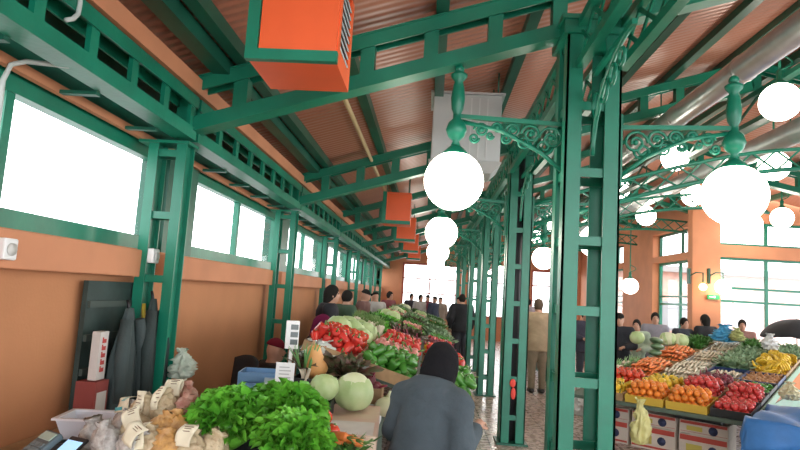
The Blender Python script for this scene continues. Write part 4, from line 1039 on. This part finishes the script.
t = thing('card_terminal', 'grey keypad device with a pale green display at the lower left corner', 'terminal', at(38, 452, Y=2.45), -.35); t.rotation_euler = (.6, 0, -.5)
MB().span((-.055, -.09, 0), (.055, .09, .03)).build('casing', mat('slate_plastic', (.10, .14, .16), .4), t, bevel=.008); MB().span((-.043, .04, .03), (.043, .078, .033)).build('display', mat('pale_lcd', (.45, .62, .55), .2), t)
m = MB()
for i in range(3):
    for j in range(4): m.span((-.04+.028*i, -.078+.027*j, .03), (-.016+.028*i, -.058+.027*j, .0345))
m.build('keypad', mat('key_grey', (.18, .24, .26), .5), t)
t = thing('telephone', 'black telephone with a glowing pale blue screen beside the keypad device', 'telephone', at(64, 456, Y=2.42), -.2); t.rotation_euler = (.6, 0, -.35)
MB().span((-.05, -.09, 0), (.05, .09, .014)).build('casing', BLACK, t, bevel=.006); MB().span((-.043, -.078, .014), (.043, .066, .016)).build('screen', mat('lit_screen', (.35, .60, .85), .15, emit=.5), t)
# coats, board and carton by the wall
DG = mat('dark_board', (.025, .045, .040), .6, var=.3)
t = thing('board', 'dark green board leaning on the wall behind the coats', 'board', (-2.035, 3.72, .82))
MB().span((-.03, -.28, 0), (.0, .30, .84)).build('panel', DG, t)
for i in range(4): MB().span((0, -.27, .08+.2*i), (.02, .29, .12+.2*i)).build('batten', mat('board_batten', (.05, .07, .06), .6), t)
def coat(x, y, zt, L, wd, m, label, seed):
    rr = random.Random(seed); ph = rr.uniform(0, 6); mb = MB(); n = 28; prof = []
    for k in range(15):
        f = k/14; prof.append((wd*(.22+.5*min(1, f*2.4)+.28*f), zt-L*f))
    vs = []
    for (q, z) in prof:
        for j in range(n):
            an = 2*PI*j/n; fold = 1+.16*math.sin(6*an+ph+.5*math.sin(z*7))+.07*math.sin(11*an+ph*2)
            vs.append((q*.42*fold*math.cos(an)*.8, q*fold*math.sin(an), z))
    fs = [(i*n+j, (i+1)*n+j, (i+1)*n+(j+1) % n, i*n+(j+1) % n) for i in range(14) for j in range(n)]+[tuple(range(n))]
    mb.add(vs, fs, True); t = thing('coat', label, 'coat', (x, y, 0)); mb.build('coat_body', m, t)
    for s in (-1, 1): MB().tube([(.03, s*wd*.45, zt-.10*L), (.05, s*wd*.75, zt-.4*L), (.06, s*wd*.70, zt-.78*L)], [wd*.22, wd*.24, wd*.2], 10).build('sleeve', m, t)
    MB().tube([(-.02, 0, zt+.05), (-.01, 0, zt+.02), (0, 0, zt-.03)], .01, 6).build('hanging_loop', BLACK, t)
coat(-1.90, 3.70, 1.50, .72, .17, mat('slate_cloth', (.055, .075, .075), .9, bump=.4, bscale=40), 'slate grey coat hanging by the wall, left of the two', 1)
coat(-1.86, 3.93, 1.56, .80, .16, mat('charcoal_cloth', (.035, .050, .048), .9, bump=.4, bscale=40), 'charcoal coat hanging against the nearest wall post', 2)
t = thing('carton', 'flat white carton with red lettering standing on end by the coats', 'carton', (-1.965, 3.47, 1.085))
MB().span((0, -.045, 0), (.05, .045, .28)).build('carton_body', mat('white_card', (.62, .58, .54), .7, var=.08), t)
m = MB()
for i in range(5): m.span((.05, -.018, .045+.042*i), (.0525, .022, .068+.042*i)); m.span((.05, -.018, .068+.042*i), (.0525, -.008, .079+.042*i))
m.build('red_print', mat('red_ink', (.50, .05, .04), .6), t)
tb = thing('wooden_bench', 'narrow wooden bench along the orange wall under the coats', 'bench', (-1.86, 3.45, 0))
MB().span((-.22, -.85, .78), (.22, .85, .818)).build('bench_top', WOOD, tb)
for sx in (-1, 1):
    for sy in (-1, 1): MB().span((sx*.20, sy*.82, 0), (sx*.15, sy*.77, .779)).build('leg', WOOD, tb)
tb = thing('carton', 'dark red carton standing under the white lettered one', 'carton', (-1.96, 3.46, .819))
MB().span((-.05, -.07, 0), (.07, .07, .262)).build('carton_body', mat('dark_red_card', (.30, .06, .05), .7, var=.1), tb); MB().span((.07, -.05, .06), (.0725, .05, .20)).build('pale_label', mat('white_card', (.62, .58, .54)), tb)
bag((-1.70, 4.12, 1.02), (.16, .16, .20), mat('pale_film', (.55, .62, .52), .3), 'crumpled pale plastic bag hanging on the nearest wall post', seed=8)

# ------------------------------------------------------------------ right stall
O2 = Vector((3.44, 7.07, 0)); EA = Vector((.617, .787, 0)); EB = Vector((-.787, .617, 0)); SZ = .12; Z0 = .60
TL, TW = 4.9, 1.75
RR = frame_of(EA+Vector((0, 0, SZ)), EB, None); ang = math.atan2(EA.y, EA.x)
def RP(a, b): return O2+EA*a+EB*b+Vector((0, 0, Z0+SZ*a))
def RPt(px, py, lift=0.):
    dr = ray(px, py); c = Vector((0, 0, CAM_H)); n = Vector((0, 0, 1))-EA*SZ
    k = (Z0+lift+(O2-c).dot(n)-0)/dr.dot(n) if False else ((O2+Vector((0, 0, Z0+lift))-c).dot(n))/dr.dot(n)
    q = c+dr*k; v = q-O2
    return v.dot(EA), v.dot(EB)
t = thing('market_table', 'long green sloping produce stand in the nave on the right', 'table', O2, ang)
m = MB(); vs = [(-.34, -.3, Z0-.04-SZ*.34), (TL, -.3, Z0-.04+SZ*TL), (TL, TW, Z0-.04+SZ*TL), (-.34, TW, Z0-.04-SZ*.34)]; vs += [(a, b, c+.04) for a, b, c in vs]
m.add(vs, [(3, 2, 1, 0), (4, 5, 6, 7), (0, 1, 5, 4), (1, 2, 6, 5), (2, 3, 7, 6), (3, 0, 4, 7)]); m.build('stand_top', TABLE, t)
for a in (.55, 2.6, TL-.08):
    for b in (-.22, TW-.1): MB().span((a-.03, b-.03, 0), (a+.03, b+.03, Z0+SZ*a-.045)).build('leg', GREEN_D, t)
MB().span((.9, -.28, .1), (TL-.1, -.265, Z0+.02)).build('front_panel', GREEN, t)
for i, sx in enumerate((0, .02)): MB().bar((.0, -.30-.012, Z0+.0), (TL, -.30-.012, Z0+SZ*TL), .02, .09).build('edge_rail', mat('rail_green', (.10, .28, .16), .4), t) if i == 0 else None
def rs(px, py, La, Lb, kind, me, sp, label, cat, group, tray, th=.09, lift=.06, **kw):
    a, b = RPt(px, py, lift); a = min(max(a, La/2), TL-La/2); b = min(max(b, -.3+Lb/2), TW-Lb/2); p = RP(a, b)+Vector((0, 0, .003))
    crate(p, RR, La, Lb, th, tray, '%s crate holding %s' % ({'wood': 'pale wooden', 'black': 'black plastic', 'green': 'green plastic', 'grey': 'grey green', 'navy': 'navy blue', 'yellow': 'yellow card', 'white': 'white'}[tray], group))
    return heap(kind, me, p, RR, La-.03, Lb-.03, sp, label, cat, group, **kw)
def cell(a, b, La, Lb, kk, sp, txt, tray, th=.09, **kw):
    p = RP(a, b)+Vector((0, 0, .003)); crate(p, RR, La, Lb, th, tray, '%s crate: %s' % ({'wood': 'pale wooden', 'black': 'black plastic', 'green': 'green plastic', 'grey': 'grey green', 'navy': 'navy blue', 'yellow': 'yellow card', 'white': 'white'}[tray], txt))
    cat = 'bananas' if 'banana' in kk else kk.replace('_bunch', '').replace('green_', '').replace('red_', '').replace('yellow_', '')
    big = 'bunch' in kk; k2 = dict(z0=.02 if big else .055, layers=1 if big else 3, spin=not big); k2.update(kw)
    return heap(kk, kk, p, RR, La-.03, Lb-.03, sp, txt, cat, 'all of: '+txt, **k2)
LIE = dict(lie=True, layers=3, dome=.03)
for c in ((-.06, -.09, .50, .40, 'apple', .08, 'red apple at the near right corner of the stand', 'black', dict(layers=2)),
          (.47, -.09, .52, .40, 'apple', .08, 'dark red apple, second crate along the front rail', 'black', dict(layers=3, dome=.03)),
          (1.02, -.09, .54, .40, 'green_pepper', .095, 'green pepper, third crate along the front rail', 'black', dict(layers=1)),
          (1.62, -.07, .60, .44, 'onion', .085, 'pale onion in the navy crate by the front rail', 'navy', dict(layers=1)),
          (2.26, -.07, .62, .44, 'banana_hand', .15, 'yellow banana hand by the front rail', 'wood', dict(layers=2, sp2=.12)),
          (2.92, -.07, .62, .44, 'banana_hand', .15, 'yellow banana hand by the front rail, farther crate', 'wood', dict(layers=2, sp2=.12)),
          (3.6, -.07, .66, .44, 'kale_bunch', .17, 'grey-green leafy bunch by the front rail at the far end', 'green', {}),
          (-.06, .36, .50, .44, 'tangerine', .078, 'bright tangerine beside the apples at the near end', 'yellow', dict(dome=.03)),
          (.47, .36, .52, .44, 'apple', .08, 'red apple behind the tangerines', 'wood', dict(layers=3, dome=.05)),
          (1.04, .36, .56, .44, 'beetroot', .085, 'dark beetroot behind the red apples', 'wood', dict(layers=2)),
          (1.66, .38, .62, .44, 'parsnip', .23, 'pale parsnip beside the navy crate', 'navy', dict(lie=True, layers=2, sp2=.05)),
          (2.34, .38, .66, .44, 'kale_bunch', .17, 'grey-green leafy bunch in the middle of the stand', 'green', {}),
          (3.06, .38, .70, .44, 'kale_bunch', .17, 'grey-green leafy bunch beyond the middle of the stand', 'grey', {}),
          (3.8, .38, .70, .44, 'herb_bunch', .16, 'green herb bunch near the far end of the stand', 'wood', {}),
          (-.06, .83, .50, .44, 'tangerine', .078, 'bright tangerine left of the other tangerines at the near end', 'yellow', dict(dome=.03)),
          (.47, .83, .52, .44, 'yellow_pepper', .095, 'yellow pepper behind the tangerines', 'wood', dict(layers=2, dome=.03)),
          (1.45, .83, 1.36, .42, 'parsnip', .23, 'pale parsnip in the long grey tray', 'grey', dict(lie=True, layers=3, sp2=.05)),
          (2.65, .83, .96, .44, 'parsnip', .23, 'white root beyond the long grey tray', 'white', dict(lie=True, layers=3, sp2=.05)),
          (3.65, .83, .96, .44, 'parsnip', .23, 'white root at the far end of the stand', 'white', dict(lie=True, layers=2, sp2=.05)),
          (-.06, 1.30, .50, .44, 'yellow_pepper', .095, 'yellow pepper at the left near corner', 'wood', dict(layers=2)),
          (.47, 1.30, .52, .44, 'tomato', .085, 'red-orange tomato at the left side of the stand', 'wood', dict(layers=3)),
          (1.36, 1.30, 1.16, .44, 'carrot', .21, 'orange carrot in the nearer carrot crate', 'wood', dict(lie=True, layers=3, sp2=.05, dome=.06)),
          (2.58, 1.30, 1.16, .44, 'carrot', .21, 'orange carrot in the farther carrot crate', 'wood', dict(lie=True, layers=3, sp2=.05, dome=.06)),
          (3.65, 1.30, .90, .44, 'herb_bunch', .16, 'dark green herb bunch beyond the carrots', 'wood', {}),
          (1.2, 1.64, 1.5, .20, 'leek', .36, 'green leek lying along the back edge of the stand', 'wood', dict(lie=True, layers=3, sp2=.055))):
    cell(*c[:8], **c[8])
for px, py, Y, scl, me, l in ((668, 340, 10.3, 1.1, 'pale_cabbage', 'white-green cabbage on the right stand, left of the pair'), (680, 342, 10.3, 1.15, 'pale_cabbage', 'white-green cabbage on the right stand, right of the pair'), (637, 338, 10.2, 1.0, 'cabbage', 'green cabbage at the far left of the right stand')):
    put('cabbage', me, at(px, py+6, Y=Y), (0, 0, px), scl, l, "cabbage")
for i, (px, py) in enumerate(((655, 356), (657, 350), (656, 344))):
    put('striped_melon', 'striped_melon', at(px, py, Y=9.6), (0, .1*i, ang), (1, 1, .62), ('dark striped melon at the bottom of the little stack', 'dark striped melon in the middle of the little stack', 'dark striped melon on top of the little stack')[i], 'melon')
# cartons stacked under the near end of the stand
CARTM = [mat('printed_carton', (.62, .50, .42), .7, c2=(.52, .14, .10), vscale=4.5), mat('printed_carton_pale', (.66, .58, .50), .7, c2=(.55, .30, .22), vscale=5)]
def carton(a, b, z, L, W, Hh, mi, label):
    p = O2+EA*a+EB*b; t = thing('fruit_carton', label, 'carton', (p.x, p.y, z), ang)
    m = MB(); m.span((0, 0, 0), (L, .012, Hh)); m.span((0, W-.012, 0), (L, W, Hh)); m.span((0, .012, 0), (.012, W-.012, Hh)); m.span((L-.012, .012, 0), (L, W-.012, Hh)); m.span((.012, .012, 0), (L-.012, W-.012, .012)); m.build('carton_body', mat('carton_white', (.66, .56, .48), .7, var=.06), t)
    MB().span((-.002, .01, Hh*.74), (0, W-.01, Hh*.96)).span((-.002, .01, .02), (0, W-.01, Hh*.16)).build('red_band', mat('carton_red', (.52, .07, .05), .6), t)
    MB().lathe([(.05, 0), (.05, .002)], 12).build('round_mark', mat('carton_navy', (.04, .05, .12), .6), t).location = (-.003, W*.3, Hh*.45)
    t.children[-1].rotation_euler = (0, -PI/2, 0)
    MB().span((-.002, W*.52, Hh*.25), (0, W*.85, Hh*.6)).build('fruit_print', mat('carton_yellow', (.60, .48, .10), .6), t)
for b, l in ((.0, 'right'), (.56, 'middle'), (1.12, 'left')):
    carton(.0, b, 0, .40, .52, .27, 0, 'printed fruit carton on the floor under the stand, %s one of the bottom row' % l)
    carton(.02, b, .274, .40, .52, .15, 1, 'shallow printed carton stacked under the stand, %s one of the upper row' % l)
box_crate((O2+EA*.22+EB*.32).x, (O2+EA*.22+EB*.32).y, .428, .40, .50, .11, 'black', 'black crate between the cartons and the stand top', ang)
# hanging yellow-green bag
bag(at(640, 444, Y=6.75), (.17, .15, .48), mat('pale_yellow_film', (.66, .62, .26), .4), 'pale yellow bag hanging at the left end of the right stand', seed=5)
bag(at(790, 400, Y=7.2), (.16, .2, .2), mat('cream_film', (.68, .62, .40), .4), 'small cream bag on the rail above the blue tarp', seed=6)
for i, (px, py) in enumerate(((640, 397), (651, 404), (661, 393))): bag(at(px, py+7, Y=8.0+.1*i), (.13, .1, .13), WHITE if i != 1 else mat('grey_film', (.5, .5, .5), .4), ('white bag on the left corner of the right stand', 'grey crumpled bag by the tangerines', 'white bag beside the yellow peppers')[i], seed=20+i)
# blue tarpaulin over a low table
t = thing('market_table', 'low table hidden under the blue tarpaulin', 'table', (3.98, 6.30, 0), ang)
MB().span((-.75, -.5, .60), (.75, .5, .64)).build('table_top', TABLE, t); MB().span((-.7, -.45, .05), (.7, .45, .60)).build('table_body', GREEN_D, t)
def tarp(uu, vv):
    x = (uu-.5)*2.05; y = (vv-.5)*1.42; ex = max(0, abs(x)-.78); ey = max(0, abs(y)-.53)
    z = .67+.05*math.sin(5*x+1.5*y)*math.cos(3*y)+.03*math.sin(11*x-7*y)-(ex+ey)*1.0
    return (x-math.copysign(ex*.75, x)+.015*math.sin(14*y)*(ex > 0), y-math.copysign(ey*.75, y)+.02*math.sin(17*x)*(ey > 0), z)
tp = tag(MB().sheet(tarp, 50, 40).build('tarpaulin', mat('blue_tarp', (.035, .17, .46), .45, var=.12, vscale=5, bump=.25, bscale=14), loc=(3.98, 6.30, .02), solid=.004), 'bright blue tarpaulin draped over a low table at the right edge', 'tarpaulin'); tp.rotation_euler = (0, 0, ang)
# black umbrella and odds behind the stand
t = thing('umbrella', 'black open umbrella dome behind the stand at the right edge', 'umbrella', at(797, 345, Y=11.2))
n = 8; MB().sheet(lambda a, b: (.62*math.sin(1.25*b)*math.cos(2*PI*a)*(1-.03*abs(math.sin(8*PI*a/2))), .62*math.sin(1.25*b)*math.sin(2*PI*a), .44*math.cos(1.25*b)+.02-.06*b*abs(math.cos(4*2*PI*a/2))), 48, 10).build('canopy', DARK, t, solid=.004)
MB().tube([(0, 0, -.30), (0, 0, .48)], .008, 8).build('shaft', BLACK, t)
bag(at(725, 342, Y=10.6), (.36, .3, .3), mat('blue_film', (.07, .34, .58), .4), 'bright blue bag in front of the orange pillar', seed=11)
bag(at(737, 341, Y=10.4), (.2, .2, .22), mat('olive_film', (.40, .42, .16), .5), 'olive bag right of the bright blue bag', seed=12)
bag(at(770, 350, Y=9.6), (.2, .2, .25), mat('white_film', (.7, .72, .72), .4), 'white bag in front of the black umbrella', seed=13)
# second stall deeper in the nave, seen between the columns
t = thing('market_table', 'green produce table deeper in the nave, seen between the columns', 'table', (3.4, 14.4, 0), 0)
MB().span((-.85, -1.2, .82), (.85, 1.2, .86)).build('table_top', TABLE, t); MB().span((-.82, -1.17, .1), (-.8, 1.17, .82)).build('front_panel', GREEN_D, t)
for sx in (-1, 1):
    for sy in (-1, 1): MB().span((sx*.8, sy*1.15, 0), (sx*.74, sy*1.09, .82)).build('leg', GREEN_D, t)
I3 = Matrix.Identity(3)
for i, (k, me, sp, x, y) in enumerate((('cabbage', 'cabbage', .24, 2.85, 13.5), ('tangerine', 'tangerine', .10, 3.35, 13.5), ('kale_bunch', 'kale_bunch', .17, 3.9, 13.5), ('apple', 'apple', .1, 2.85, 14.2), ('yellow_pepper', 'yellow_pepper', .11, 3.4, 14.2), ('spinach_bunch', 'spinach_bunch', .17, 2.85, 14.9))):
    w_ = k.replace('_', ' ')
    crate((x, y, .864), I3, .5, .6, .1, 'wood', 'pale wooden crate of %ss on the table deeper in the nave' % w_)
    heap(k, me, (x, y, .87), I3, .46, .56, sp, '%s on the produce table deeper in the nave' % w_, w_.split()[-1] if 'bunch' not in w_ else w_.split()[0], '%ss on the table deeper in the nave' % w_, z0=.05 if sp < .15 else .02, layers=2 if sp < .15 else 1, spin=sp < .15)
box_crate(2.42, 9.9, 0, .42, .36, .28, 'black', 'black crate standing on the floor behind the near column', .3)
bag((2.42, 9.55, 0), (.2, .2, .42), WHITE, 'tall white bag on the floor behind the near column', seed=15)

# ------------------------------------------------------------------ light
wd = bpy.data.worlds.new('world'); sc.world = wd; wd.use_nodes = True
bg = wd.node_tree.nodes['Background']; bg.inputs[0].default_value = (.93, .97, 1., 1); bg.inputs[1].default_value = 3.2
sc.view_settings.view_transform = 'Standard'; sc.view_settings.look = 'None'; sc.view_settings.gamma = 1; sc.view_settings.use_curve_mapping = False
sc.view_settings.exposure = .88
sc.cycles.use_denoising = True; sc.cycles.max_bounces = 8; sc.cycles.transparent_max_bounces = 12
sc.cycles.sample_clamp_indirect = 6
print('objects', len(sc.objects))
